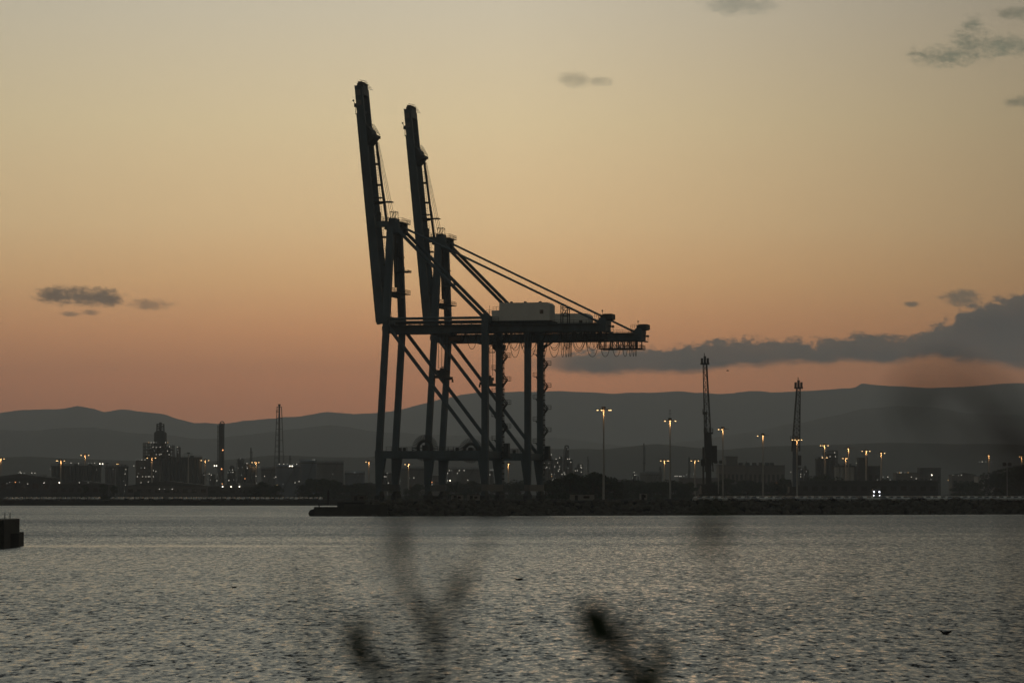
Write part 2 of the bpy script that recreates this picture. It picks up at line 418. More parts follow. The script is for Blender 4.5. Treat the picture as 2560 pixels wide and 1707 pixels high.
hill_m = mat('wooded_hillside', (0.045, 0.045, 0.038), 0.95, 0, 0.3, 0.004)
def fbm(x, y, seed=0.0):
    s = 0; a = 1; f = 1
    for k in range(5):
        s += a*math.sin(x*f*1.7 + seed*1.3 + 1.9*math.sin(y*f*1.1 + k + seed))*math.cos(y*f*1.3 + 1.3*k + math.sin(x*f*0.9))
        a *= 0.5; f *= 2.03
    return s
def ridge(name, D, pts, rough, seed, depth):
    pts = [(-1500, pts[0][1] + 25)] + pts + [(4100, pts[-1][1] + 20)]
    us = [p[0] for p in pts]; N = 420; rows = []
    crest = []
    for i in range(N + 1):
        u = -1500 + 5600*i/N
        j = max(k for k in range(len(us)-1) if us[k] <= u + 1e-6)
        t = (u - us[j])/(us[j+1] - us[j]); t = t*t*(3-2*t)*0.5 + t*0.5
        v = pts[j][1]*(1-t) + pts[j+1][1]*t
        crest.append(at(u, v, D))
    prof = [(-1.0, 0.0), (-0.8, 0.16), (-0.6, 0.36), (-0.4, 0.60), (-0.2, 0.83), (-0.08, 0.95), (0, 1.0), (0.1, 0.93), (0.4, 0.6), (1.0, 0.0)]
    for q, hgt in prof:
        row = []
        for c in crest:
            x = c.x*(1 + q*depth/D*0.0) ; y = D + q*depth
            nzv = fbm(x/900, y/900, seed)*rough*(1 - abs(hgt - 0.5)*1.6 if hgt < 1 else 0.0)
            if hgt == 1.0: nzv = (fbm(x/190, 0.3, seed + 3)*4.5 + fbm(x/45, 2.3, seed + 8)*1.3)*D/13200
            row.append((x, y, max(0.0, c.z*hgt + nzv) + (2.0 if hgt == 0 else 4.0)))
        rows.append(row)
    return struct(heights_mesh(name, rows, hill_m))
ridge('hills', 13200, [(-100, 1052), (0, 1035), (60, 1024), (130, 1023), (165, 1019), (193, 1015), (230, 1024), (262, 1034), (300, 1028), (350, 1032),
    (400, 1038), (450, 1049), (490, 1058), (560, 1058), (620, 1053), (680, 1049), (740, 1044), (800, 1037), (815, 1033), (900, 1036), (960, 1029),
    (1000, 1023), (1050, 1014), (1100, 1003), (1160, 990), (1200, 986), (1270, 982), (1340, 980), (1400, 977), (1450, 982), (1520, 986), (1620, 985),
    (1700, 981), (1800, 983), (1880, 980), (1960, 985), (2060, 978), (2135, 972), (2152, 961), (2200, 963), (2300, 971), (2380, 972), (2460, 967),
    (2530, 960), (2600, 961)], 28, 1.0, 2200)
ridge('hills', 9000, [(-100, 1075), (100, 1078), (230, 1072), (330, 1085), (520, 1100), (700, 1080), (830, 1068), (960, 1085), (1150, 1090), (1400, 1100), (1600, 1122), (1720, 1106),
    (1850, 1085), (2000, 1062), (2080, 1044), (2160, 1028), (2230, 1017), (2330, 1019), (2420, 1034), (2600, 1046)], 17, 5.0, 1500)
ridge('hills', 4300, [(-100, 1150), (200, 1152), (500, 1158), (700, 1146), (900, 1152), (1100, 1140), (1300, 1130), (1500, 1128), (1640, 1116), (1800, 1130), (2000, 1120), (2200, 1116), (2400, 1118), (2600, 1122)], 5, 9.0, 700)

# ------------------------------------------------------------------ ship-to-shore cranes
# local frame: x = from water side to land side, y = along the quay away from the camera, z = height
TH = R(12.56)
qd = Vector((math.sin(TH), math.cos(TH), 0))
def platform(b, x0, x1, y0, y1, z, h=1.1):
    b.box(x0, x1, y0, y1, z - 0.15, z)
    for a, c in (((x0, y0), (x1, y0)), ((x0, y1), (x1, y1)), ((x0, y0), (x0, y1)), ((x1, y0), (x1, y1))):
        b.rail((a[0], a[1], z), (c[0], c[1], z), h, 1.1)

def make_crane(loc, label):
    t = thing('container_crane', loc, label, 'container crane', 'ship-to-shore container cranes with raised booms', -TH)
    P = lambda b, n, m=M['crane'], par=None: b.build(n, m, par if par is not None else t)
    # four portal legs, each with its haunch below the sill beam
    for y in (0, 18):
        b = MB().bar((-0.30, y, 17.0), (1.85, y, 54.3), 1.6, 1.72, (1, 0, 0))
        b.prism([(-1.2, 16.2), (1.7, 16.2), (0.6, 8.6), (-1.1, 8.6)], y - 0.82, y + 0.82, 'y')
        P(b, 'leg')
        b = MB().bar((30.42, y, 17.0), (30.42, y, 56.3), 1.7, 1.82, (1, 0, 0))
        b.prism([(28.4, 16.2), (31.35, 16.2), (31.3, 8.6), (29.5, 8.6)], y - 0.87, y + 0.87, 'y')
        P(b, 'leg')
        P(MB().box(-1.25, 31.45, y - 0.95, y + 0.95, 15.95, 18.0), 'sill_beam')
        b = MB().tube([(2.4, y, 52.9), (29.7, y, 17.6)], 0.53, 10)
        P(b, 'diagonal_brace')
        P(MB().tube([(1.9, y, 55.2), (30.0, y, 55.2)], 0.38, 8), 'tie_beam')
    for x in (0.0, 30.4):
        P(MB().box(x - 0.8, x + 0.8, -1.3, 19.3, 6.7, 8.62), 'foot_beam', M['plate'] if x > 1 else M['crane'])  # land-side beam coloured paler to stand in for the light it catches
        for y in (-0.2, 18.2):
            b = MB().prism([(y-3.4, 5.4), (y+3.4, 5.4), (y+1.0, 6.75), (y-1.0, 6.75)], x - 0.55, x + 0.55, 'x')
            for k in range(4): b.prism([(y-3.2+k*1.72, 4.3), (y-2.0+k*1.72, 4.3), (y-2.2+k*1.72, 5.5), (y-3.0+k*1.72, 5.5)], x-0.7, x+0.7, 'x')
            bo = P(b, 'bogie', M['crane2'])
            w = MB()
            for k in range(8):
                yc = y - 3.25 + k*0.86
                w.add([(x-0.2, yc+0.4*math.cos(a*math.pi/6), 4.12+0.4*math.sin(a*math.pi/6)) for a in range(12)] +
                      [(x+0.2, yc+0.4*math.cos(a*math.pi/6), 4.12+0.4*math.sin(a*math.pi/6)) for a in range(12)],
                      [tuple(range(12)), tuple(range(23, 11, -1))] + [(i, 12+i, 12+(i+1) % 12, (i+1) % 12) for i in range(12)])
            P(w, 'wheel', M['darksteel'], bo)
        P(MB().box(x - 0.8, x + 0.8, 0.95, 17.05, 16.05, 17.95), 'cross_beam')
        P(MB().box(x + (1.0 if x < 1 else -0.85), x + (2.7 if x < 1 else 0.85), -0.8, 18.8, 53.75, 55.9), 'cross_beam')
    # apex frame
    for y0, y1 in ((0, 4.6), (18, 13.4)):
        P(MB().bar((1.75, y0, 54.2), (1.85, y1, 81.8), 1.8, 2.0, (1, 0, 0)), 'apex_leg')
    b = MB().box(-2.2, 4.3, 3.7, 5.5, 81.6, 83.1); b.box(-2.2, 4.3, 12.5, 14.3, 81.6, 83.1); b.box(0.6, 3.5, 5.5, 12.5, 80.7, 83.1)
    b.box(0.7, 2.6, 6.5, 11.5, 83.1, 84.3); b.prism([(0.9, 78.6), (4.4, 80.0), (4.4, 81.6), (0.9, 81.6)], 3.75, 5.4, 'y'); b.prism([(0.9, 78.6), (4.4, 80.0), (4.4, 81.6), (0.9, 81.6)], 12.6, 14.2, 'y')
    P(b, 'apex_beam')
    b = MB()
    for y in (7.5, 10.5):
        for x in (0.9, 2.4): b.bar((x, y, 84.2), (x, y, 86.3), 0.12)
        b.bar((0.9, y, 86.2), (2.4, y, 86.2), 0.12); b.bar((0.9, y, 84.3), (2.4, y, 86.2), 0.10)
    for x in (0.9, 2.4): b.bar((x, 7.5, 86.2), (x, 10.5, 86.2), 0.12)
    P(b, 'sheave_frame', M['crane2'])
    b = MB(); platform(b, 2.2, 5.2, 4.2, 14.0, 83.0); platform(b, -2.0, 0.8, 4.0, 8.0, 83.3)
    b.box(-2.2, -1.2, 4.2, 5.4, 83.3, 85.8)
    P(b, 'apex_platform', M['crane2'])
    P(MB().box(1.2, 2.9, 2.2, 15.8, 61.8, 63.0), 'cross_beam')
    b = MB(); platform(b, 2.9, 4.6, 1.6, 16.4, 63.0); platform(b, 2.2, 6.0, 8.0, 12.0, 69.2, 0.3); b.box(2.2, 6.0, 8.0, 12.0, 68.9, 69.2)
    for k in range(3):                             # stair flights up the inside of the apex frame
        z0 = 55.6 + k*7.2; s = 1 if k % 2 else -1
        b.bar((3.2, 9 - s*3.2, z0), (3.2, 9 + s*3.2, z0 + 7.0), 0.12, 0.30); b.bar((3.9, 9 - s*3.2, z0), (3.9, 9 + s*3.2, z0 + 7.0), 0.12, 0.30)
        for q in range(14):
            yy_ = 9 - s*3.2 + s*6.4*q/14; b.box(3.2, 3.9, yy_ - 0.12, yy_ + 0.12, z0 + 7.0*q/14, z0 + 7.0*q/14 + 0.06)
    b.rail((3.2, 7.5, 73.5), (3.2, 12.5, 73.5)); b.box(2.6, 3.9, 7.5, 12.5, 73.3, 73.5)
    P(b, 'apex_stairs', M['crane2'])
    for y in (8.2, 9.6):
        P(MB().bar((1.7, y, 80.5), (2.3, y, 64.6), 0.5, 0.5, (1, 0, 0)), 'forestay_link', M['crane2'])
    # backstays
    for y0, y1 in ((4.2, 3.9), (13.8, 14.1)):
        P(MB().tube([(3.6, y0, 81.0), (28.6, y1, 56.0)], 0.5, 10), 'backstay')
    for y0, y1 in ((7.6, 7.8), (10.4, 10.2)):
        P(MB().tube([(3.0, y0, 82.4), (61.3, y1, 54.0)], 0.27, 8), 'long_backstay')
    # trolley girders with walkways
    for y in (5.75, 12.25):
        gb = P(MB().box(0.4, 63.5, y - 0.55, y + 0.55, 51.3, 53.72), 'trolley_girder')
        o = -1 if y < 9 else 1
        b = MB().box(0.5, 62, min(y+o*0.56, y+o*1.6), max(y+o*0.56, y+o*1.6), 53.2, 53.35)
        b.rail((1.0, y+o*1.5, 53.35), (62, y+o*1.5, 53.35), 1.15, 1.8)
        P(b, 'walkway', M['crane2'], gb)
    b = MB().box(3, 30, 5.4, 6.1, 53.9, 54.55)
    for x in range(4, 30, 3): b.box(x, x+0.3, 5.6, 5.9, 53.7, 53.95)
    P(b, 'cable_tray', M['crane2'])
    for x in (-1.2, 10, 22, 40, 52): P(MB().box(x, x+0.7, 6.3, 11.7, 52.2, 53.5), 'cross_tie')
    b = MB().prism([(61.6, 51.25), (63.7, 51.25), (63.9, 54.3), (63.4, 55.1), (62.3, 55.1), (61.0, 53.8)], 5.0, 13.0, 'y')
    b.box(63.6, 64.7, 6.0, 12.0, 51.1, 51.35)
    for z in (51.3, 52.6): b.bar((64.6, 6.0, z), (64.6, 12.0, z), 0.1)
    b.bar((64.6, 6.0, 51.3), (64.6, 6.0, 52.6), 0.1); b.bar((64.6, 12.0, 51.3), (64.6, 12.0, 52.6), 0.1); b.bar((63.7, 9, 53.0), (65.2, 9, 52.8), 0.35); b.box(64.9, 65.4, 8.6, 9.4, 52.5, 53.1)
    P(b, 'girder_end')
    b = MB().prism([(62.7, 54.6), (64.2, 54.5), (65.3, 54.8), (65.3, 56.25), (63.2, 56.25), (62.7, 56.1)], 6.2, 11.6, 'y'); b.box(62.2, 62.8, 6.5, 10, 55.0, 56.0)
    P(b, 'hoist_cabin', M['crane2'])
    b = MB().rail((60.6, 5.2, 55.0), (62.4, 5.2, 55.0), 1.1, 0.6); b.bar((62.6, 6.4, 55.0), (62.6, 6.4, 57.0), 0.1); b.ball((62.6, 6.4, 57.1), 0.25, 6, 4)
    P(b, 'rear_railing', M['crane2'])
    # maintenance platform hanging below the rear of the girders
    b = MB()
    for k in range(7):
        for y in (5.2, 12.6): b.box(51.05+1.9*k, 51.35+1.9*k, y-0.17, y+0.17, 49.0, 51.3)
    for y in (5.2, 12.6):
        b.bar((55.2, y, 51.2), (56.7, y, 49.1), 0.16); b.bar((58.6, y, 51.2), (57.1, y, 49.1), 0.16); b.bar((59.0, y, 51.2), (60.5, y, 49.1), 0.16)
    platform(b, 50.9, 63.5, 4.2, 13.6, 49.05)
    P(b, 'hanging_platform', M['crane2'])
    # machinery house
    hb = MB().prism([(31.2, 54.45), (47.75, 54.45), (47.75, 59.0), (47.2, 59.6), (33.3, 59.6), (33.3, 57.5), (31.2, 57.5)], 5.0, 12.6, 'y')
    h = P(hb, 'machinery_house', M['house'])
    P(MB().box(45.0, 46.0, 4.94, 5.0, 56.4, 57.5), 'window', M['glass'], h)
    for x in (36.3, 40.3, 44.6): P(MB().box(x-0.3, x+0.3, 7, 8.0, 59.6, 60.05), 'roof_vent', M['crane2'], h)
    P(MB().box(31.0, 48.4, 4.4, 13.2, 54.15, 54.45), 'house_deck', M['crane2'], h)
    b = MB().rail((31.1, 4.5, 54.45), (33.2, 4.5, 54.45)); b.rail((29.5, 5.2, 56.4), (31.1, 5.2, 56.4), 1.2, 0.8); b.rail((31.3, 6, 57.5), (33.2, 6, 57.5), 1.1, 0.9); b.bar((30.3, 6, 56.4), (30.3, 6, 59.0), 0.08)
    P(b, 'house_railing', M['crane2'])
    # stay support
    b = MB()
    for y in (7.6, 10.4):
        b.bar((50.5, y, 53.7), (50.5, y, 58.9), 0.22); b.bar((52.4, y, 53.7), (52.4, y, 58.0), 0.22)
        b.bar((50.5, y, 56.0), (51.45, y, 57.8), 0.16); b.bar((52.4, y, 56.0), (51.45, y, 57.8), 0.16); b.bar((50.5, y, 55.9), (52.4, y, 55.9), 0.16); b.bar((50.5, y, 58.4), (52.4, y, 58.0), 0.16)
    b.bar((50.5, 7.6, 58), (50.5, 10.4, 58), 0.16); b.bar((52.4, 7.6, 57.6), (52.4, 10.4, 57.6), 0.16)
    P(b, 'stay_support', M['crane2'])
    for y in (7.6, 10.4): P(MB().bar((60.3, y, 53.7), (60.3, y, 55.0), 0.25), 'stay_post', M['crane2'])
    # raised boom: two box girders, ties, rail strip
    def bp(z, dx=0.0): return -2.45 - (z - 54.1)*0.09868 + dx
    for y in (5.75, 12.25):
        b = MB().prism([(bp(53.9), 53.9), (bp(54.3, 2.3), 54.3), (bp(122.5, 2.2), 121.9 if y < 9 else 121.9), (bp(122.4), 122.4)], y - 0.55, y + 0.55, 'y')
        gb = P(b, 'boom_girder')
        P(MB().prism([(bp(54.5, -0.3), 54.5), (bp(54.5, -0.02), 54.5), (bp(114, -0.02), 114), (bp(114, -0.3), 114)], y - 0.3, y + 0.3, 'y'), 'rail', M['crane2'], gb)
        if y < 9:
            for z0, z1 in ((116.6, 118.0), (119.4, 121.0)):
                P(MB().prism([(bp(z0, 0.05), z0), (bp(z0, 1.6), z0 + 0.15), (bp(z1, 1.6), z1 + 0.15), (bp(z1, 0.05), z1)], y - 0.60, y - 0.56, 'y'), 'number_plate', M['plate'], gb)
    for z in (56, 66, 76, 86, 96, 106, 115): P(MB().bar((bp(z, 1.1), 6.3, z), (bp(z, 1.1), 11.7, z), 0.6, 0.9), 'boom_tie')
    b = MB().prism([(bp(119.6), 119.6), (bp(119.6, 2.2), 119.8), (bp(122.4, 2.2), 122.6), (bp(122.4), 122.4)], 6.3, 11.7, 'y')
    b.box(bp(122.4, 0.4), bp(122.4, 1.5), 6.5, 11.5, 122.4, 123.1)
    gb = P(b, 'boom_end')
    b = MB()                                        # the end platform stands on edge now, its railings point to the land side
    b.box(bp(122, 0.9), bp(122, 2.0), 5.5, 12.5, 122.4, 123.5)
    for k in range(6):
        y = 5.6 + k*1.35; b.bar((bp(122, 1.4), y, 123.9 - k*0.30), (bp(122, 3.5), y, 123.4 - k*0.32), 0.13)
    P(b, 'boom_end_railing', M['crane2'], gb)
    b = MB().box(bp(116, -1.2), bp(116, 0.1), 7.0, 9.0, 116.4, 117.4); b.box(bp(115, -1.0), bp(115, 0.1), 7.4, 8.0, 114.3, 114.55); b.bar((bp(115, -0.95), 7.7, 114.4), (bp(115, -0.95), 7.7, 117.0), 0.16); b.ball((bp(118, -1.4), 7.7, 118.3), 0.3, 6, 4); b.bar((bp(117, -0.9), 7.7, 117.2), (bp(118, -1.4), 7.7, 118.3), 0.12)
    P(b, 'boom_buffer', M['crane2'])
    b = MB().prism([(bp(111, 2.2), 111.0), (bp(110, 3.4), 109.6), (bp(107.5, 4.1), 107.4), (bp(105.6, 2.2), 105.2)], 6.2, 11.8, 'y')
    for k in range(6):
        y = 5.5 + k*1.3; b.bar((bp(110, 2.2), y, 111.6 - 0.25*k), (bp(110, 4.6), y, 110.9 - 0.45*k), 0.09)
    for k in range(5): b.bar((bp(110, 2.2 + 0.6*k), 5.5, 111.6 - 0.17*k), (bp(110, 2.2 + 0.6*k), 12.0, 110.3 - 0.4*k), 0.09)
    b.box(bp(107.2, 3.6), bp(107.2, 4.6), 6.4, 11.6, 107.5, 108.3); b.bar((bp(106, 4.4), 6.6, 105.3), (bp(106, 4.4), 6.6, 108.4), 0.1)
    P(b, 'stay_bracket', M['crane2'])
    for y in (8.5, 9.5):
        P(MB().bar((-3.85, y, 107.6), (-0.55, y, 83.2), 0.42, 0.42, (1, 0, 0)), 'forestay', M['crane2'])
    b = MB().box(bp(89, 1.5), 1.1, 7.6, 10.4, 88.95, 89.25); b.box(bp(90.3, 1.5), -1.4, 8.0, 10.0, 90.2, 90.45); b.prism([(bp(89, 2.0), 88.4), (-2.2, 88.6), (-1.2, 88.95), (bp(89, 2.0), 88.95)], 8.2, 9.8, 'y')
    P(b, 'stay_rest', M['crane2'])
    b = MB()
    for k, (x0, x1) in enumerate(((-3.5, 0.2), (-3.4, 0.75), (-3.35, 1.15), (-3.3, 1.5))):
        b.bar((x0, 7.8 + k*0.8, 106.4), (x1, 7.8 + k*0.8, 84.4), 0.09)
    P(b, 'boom_hoist_rope', M['rope'])
    b = MB()                                        # ladder on the land-side edge of the boom
    for x in (2.4, 3.0): b.bar((bp(56, x), 11.4, 56), (bp(104, x), 11.4, 104), 0.07)
    for k in range(64):
        z = 56.5 + k*0.75; b.bar((bp(z, 2.4), 11.4, z), (bp(z, 3.0), 11.4, z), 0.06)
    for z in (62, 71, 79, 94, 100): b.box(bp(z, 2.2), bp(z, 3.5), 10.6, 12.0, z, z + 0.5)
    P(b, 'boom_ladder', M['crane2'])
    # trolley, operator cab, ropes and spreader
    b = MB().box(13.8, 19.2, 5.0, 13.0, 50.85, 51.25); b.box(14.4, 18.6, 6.6, 11.4, 51.3, 52.3)
    P(b, 'trolley', M['crane2'])
    b = MB().prism([(16.6, 49.9), (17.4, 49.2), (20.2, 49.2), (20.4, 50.9), (16.6, 50.9)], 12.7, 15.2, 'y'); b.box(15.0, 17.0, 13.2, 14.8, 48.5, 48.7); b.rail((15.0, 13.2, 48.7), (16.8, 13.2, 48.7), 1.0, 0.6, 0.04); b.bar((16.9, 14, 48.6), (17.6, 14, 49.4), 0.2)
    c = P(b, 'operator_cab', M['crane2'])
    P(MB().box(17.0, 20.1, 12.66, 12.70, 49.6, 50.6), 'window', M['glass'], c)
    b = MB()
    for x in (15.2, 17.2):
        for y in (6.8, 7.3, 10.7, 11.2): b.bar((x, y, 41.4), (x, y, 50.9), 0.055)
    P(b, 'hoist_rope', M['rope'])
    b = MB().box(15.0, 17.4, 6.3, 11.7, 40.0, 40.9); b.box(15.6, 16.8, 7.0, 8.2, 40.9, 41.5); b.box(15.6, 16.8, 9.8, 11.0, 40.9, 41.5); b.bar((15.8, 9, 40.8), (15.8, 9, 41.9), 0.12); b.box(15.6, 16.8, 8.7, 9.2, 41.8, 41.95)
    sp = P(b, 'headblock', M['crane2'])
    b = MB().box(15.1, 15.5, 3.2, 14.8, 38.7, 39.2); b.box(16.9, 17.3, 3.2, 14.8, 38.7, 39.2); b.box(15.3, 17.1, 6.4, 11.6, 38.6, 40.0)
    b.box(14.98, 17.42, 2.8, 3.3, 38.4, 39.25); b.box(14.98, 17.42, 14.7, 15.2, 38.4, 39.25)
    for y in (3.0, 14.95):
        for x in (15.0, 17.4): b.prism([(x-0.25, 37.7), (x+0.25, 37.7), (x+0.15, 38.6), (x-0.15, 38.6)], y-0.25, y+0.25, 'y')
    P(b, 'spreader', M['crane2'])
    # festoon cable loops
    b = MB()
    def loop(x0, x1, depth, y):
        n = 10; pts = []
        for i in range(n+1):
            q = 2*i/n - 1; pts.append((x0 + (x1-x0)*i/n + 0.0, y, 51.2 - depth*(1 - abs(q)**2.6)))
        b.tube(pts, 0.075, 4, False)
    xs = [20.5, 24.0, 27.5, 32.5, 35.8, 39.6, 40.9, 41.8, 42.5, 43.1, 47.2, 51.4, 55.0, 58.2, 60.2, 61.3, 62.1, 62.8]
    for i in range(len(xs)-1):
        loop(xs[i]+0.1, xs[i+1]-0.1, 4.6 if i % 9 else 3.0, 3.6); loop(xs[i]+0.3, xs[i+1]-0.3, 2.5, 4.1)
    P(b, 'festoon_cable', M['rope'])
    P(MB().box(20, 62.9, 3.4, 4.3, 51.22, 51.42).box(40.5, 43.2, 3.2, 4.6, 50.9, 51.15), 'festoon_rail', M['crane2'])
    # access on the land-side far leg
    b = MB()
    for k in range(5):
        z = 51.6 - 6.7*k
        if k: platform(b, 31.5, 33.65, 17.2, 18.8, z)
        b.bar((31.3, 18, z - 2.0), (32.7, 18, z - 0.1), 0.28)
        b.bar((31.3, 18.6, z + 2.0), (32.7, 18.6, z + 0.1), 0.28)
        platform(b, 28.25, 29.55, 17.2, 18.8, z - 3.45)
        b.bar((29.5, 18, z - 4.3), (29.0, 18, z - 3.6), 0.25)
        # flights running behind the leg
        b.bar((29.2, 19.3, z - 3.45), (32.2, 19.3, z), 0.1, 0.3); b.bar((29.2, 19.3, z - 3.45), (32.2, 19.3, z - 6.7), 0.1, 0.3)
    b.bar((31.35, 18, 49.8), (34.6, 18, 52.0), 0.4)
    P(b, 'access_stairs', M['crane2'])
    b = MB()
    for y in (17.6, 18.2): b.bar((31.75, y, 9), (31.75, y, 51), 0.08)
    for k in range(28): b.box(31.3, 31.9, 17.55, 18.25, 10 + k*1.5, 10.35 + k*1.5)
    P(b, 'ladder', M['crane2'])
    P(MB().box(31.9, 33.3, 16.5, 19.0, 16.3, 20.3).box(31.3, 34, 16.2, 19.2, 16.0, 16.25), 'electrical_cabinet', M['crane2'])
    b = MB().rail((2.0, -0.8, 18), (29, -0.8, 18), 1.15, 1.5, 0.06); b.rail((2.0, 17.2, 18), (29, 17.2, 18), 1.15, 1.5, 0.06)
    for x in (5.5, 6.8, 22, 24.2, 26): b.box(x, x+0.7, -0.5, 0.3, 18.0, 18.9)
    P(b, 'sill_walkway', M['crane2'])
    # cable reel
    cx, cz, cyl = 12.65, 18.8, 1.7
    b = MB(); n = 40
    vs = []; fs = []
    for yy0 in (cyl - 0.28, cyl + 0.28):
        for rr in (1.55, 2.35): vs += [(cx + rr*math.cos(2*math.pi*k/n), yy0, cz + rr*math.sin(2*math.pi*k/n)) for k in range(n)]
    for k in range(n):
        k2 = (k+1) % n
        fs += [(k, n+k, n+k2, k2), (2*n+k2, 3*n+k2, 3*n+k, 2*n+k), (n+k, 3*n+k, 3*n+k2, n+k2), (k, k2, 2*n+k2, 2*n+k)]
    b.add(vs, fs); b.box(cx-0.7, cx+0.7, cyl-0.5, cyl+0.6, cz-0.8, cz+0.8)
    for k in range(8): a = k*math.pi/4; b.bar((cx+0.5*math.cos(a), cyl, cz+0.5*math.sin(a)), (cx+1.7*math.cos(a), cyl, cz+1.7*math.sin(a)), 0.12)
    cr = P(b, 'cable_reel', M['crane2'])
    b = MB()
    for k in range(44):
        a = 2*math.pi*k/44; b.bar((cx+2.3*math.cos(a), cyl, cz+2.3*math.sin(a)), (cx+3.75*math.cos(a+0.03), cyl, cz+3.75*math.sin(a+0.03)), 0.2)
    P(b, 'spoke', M['crane2'], cr)
    return t
O = Vector((-37.2, 880.5, 0))
make_crane(O, 'nearer container crane with raised boom, left of its twin, grey machinery house in full view')
make_crane(O + qd*56.1, 'farther dark container crane whose rear girder and hanging platform reach furthest right, boom raised')
# crane rails on the quay
for k, x in enumerate((0.0, 30.4)):
    gv = Vector((math.cos(TH), -math.sin(TH), 0))
    a = O + gv*x - qd*(18 if k == 0 else 6); c = O + gv*x + qd*300
    tag(MB().bar((a.x, a.y, 3.76), (c.x, c.y, 3.76), 0.2, 0.08).build('crane_rail', M['darksteel']),
        ('steel crane rail in the quay under the water-side legs', 'steel crane rail in the quay under the land-side legs')[k], 'rail')

# ------------------------------------------------------------------ mobile harbour cranes
def lattice(b, p0, p1, w0, w1, n, r, r2, depth0=None, depth1=None):
    p0 = Vector(p0); p1 = Vector(p1)
    d0 = depth0 or w0; d1 = depth1 or w1
    def pt(i, t):
        sx, sy = ((-1, -1), (1, -1), (1, 1), (-1, 1))[i]
        w = w0 + (w1-w0)*t; d = d0 + (d1-d0)*t
        return p0.lerp(p1, t) + Vector((sx*w/2, sy*d/2, 0))
    for i in range(4): b.bar(pt(i, 0), pt(i, 1), r)
    for k in range(n):
        t0 = k/n; t1 = (k+1)/n
        for i in range(4):
            j = (i+1) % 4
            b.bar(pt(i, t0), pt(j, t1) if k % 2 else pt(j, t1), r2); b.bar(pt(j, t0), pt(i, t1), r2) if k % 2 else None
            b.bar(pt(i, t1), pt(j, t1), r2)
def harbour_crane(D, u_base, v_base, u_head, v_head, v_tower, label, style):
    base = at(u_base, v_base, D); base.z = 3.0
    head = at(u_head, v_head, D); tow = at(u_base, v_tower, D)
    s = D/1350
    t = thing('harbour_crane', base, label, 'harbour crane', 'mobile harbour cranes with lattice booms')
    H = head.z - base.z; T = tow.z - base.z; hx = head.x - base.x
    P = lambda b, n, m=M['darksteel']: b.build(n, m, t)
    P(MB().box(-4.5, 4.5, -5, 5, 0.6, 2.6).box(-6.5, 6.5, -5.2, -4.2, 0.9, 1.9).box(-6.5, 6.5, 4.2, 5.2, 0.9, 1.9).box(-6.8, -5.8, -5.6, -3.8, -0.2, 1.0).box(5.8, 6.8, -5.6, -3.8, -0.2, 1.0).box(-6.8, -5.8, 3.8, 5.6, -0.2, 1.0).box(5.8, 6.8, 3.8, 5.6, -0.2, 1.0), 'chassis')
    P(MB().box(-3.4, 3.6, -6, 7, 2.8, 6.2).box(-3.0, 3.2, 7, 8.6, 3.2, 6.8), 'superstructure')
    P(MB().bar((0, 0, 5), (0, 0, T), 2.5*s if style else 2.3*s, 2.5*s, (0, 1, 0), 2.2*s, 2.2*s), 'tower', M['tankb'] if style else M['walld'])
    b = MB().box(1.2*s, 3.6*s, -1.5, 1.5, T*0.55, T*0.80) if not style else MB().box(0.9*s, 2.6*s, -1.2, 1.2, T*0.56, T*0.73).box(0.6*s, 2.4*s, -1.2, 1.2, T*0.49, T*0.53)
    P(b, 'operator_cab')
    b = MB().box(-1.9*s, 1.9*s, -1.6, 1.6, T - 0.8, T); b.rail((-1.9*s, -1.6, T), (1.9*s, -1.6, T), 1.6, 1.2, 0.1); b.rail((-1.9*s, 1.6, T), (1.9*s, 1.6, T), 1.6, 1.2, 0.1)
    P(b, 'tower_platform')
    b = MB(); lattice(b, (0.2, -1.5, T*0.42 if not style else T*0.8), (hx, -1.5, H - 5*s), 3.4*s, 1.5*s, 15, 0.34*s, 0.16*s, 2.2, 1.4)
    P(b, 'lattice_boom')
    b = MB().box(hx-1.9*s, hx+1.9*s, -2.4, -0.6, H-4.9*s, H-4.3*s); b.box(hx-1.7*s, hx-0.8*s, -2.6, -0.4, H-5.0*s, H-2.2*s); b.box(hx+0.8*s, hx+1.7*s, -2.6, -0.4, H-5.0*s, H-2.2*s)
    b.box(hx-0.5*s, hx+0.5*s, -2.0, -1.0, H-4.4*s, H-1.3*s); b.bar((hx-0.2, -1.5, H-1.5*s), (hx-0.2, -1.5, H), 0.3*s)
    P(b, 'boom_head')
    b = MB()
    for x in (-1.1, -0.4, 0.5, 1.2): b.bar((x*s, 0.5, T), (hx + x*s*0.8, -1.2, H - 3.5*s), 0.13*s)
    P(b, 'hoist_rope', M['rope'])
    if not style:                                 # grab tower standing left of the boom
        b = MB().bar((-2.4*s, -2, 0.5), (-2.4*s, -2, T*0.78), 0.75*s, 0.75*s, (0, 1, 0)); b.box(-3.4*s, -1.5*s, -2.8, -1.2, T*0.50, T*0.60)
        b.bar((-2.4*s, -2, T*0.42), (-1.1*s, -2, T*0.42), 0.3); b.bar((-1.8*s, -2, T*0.5), (-1.0*s, -2, T*1.28), 0.5*s); b.box(-2.6*s, -0.6*s, -2.6, -1.4, T*1.26, T*1.30); b.bar((-2.5*s, -2, T*1.28), (-2.5*s, -2, T*1.34), 0.3)
        P(b, 'luffing_cylinder')
    return t
harbour_crane(1350, 1771.5, 1232, 1761.5, 883, 1080, 'tall lattice-boom harbour crane right of the container cranes, the higher of the two', 0)
harbour_crane(1630, 1988, 1232, 1995.5, 943, 1098, 'shorter lattice-boom harbour crane with a blue-grey tower, right of the taller one', 1)

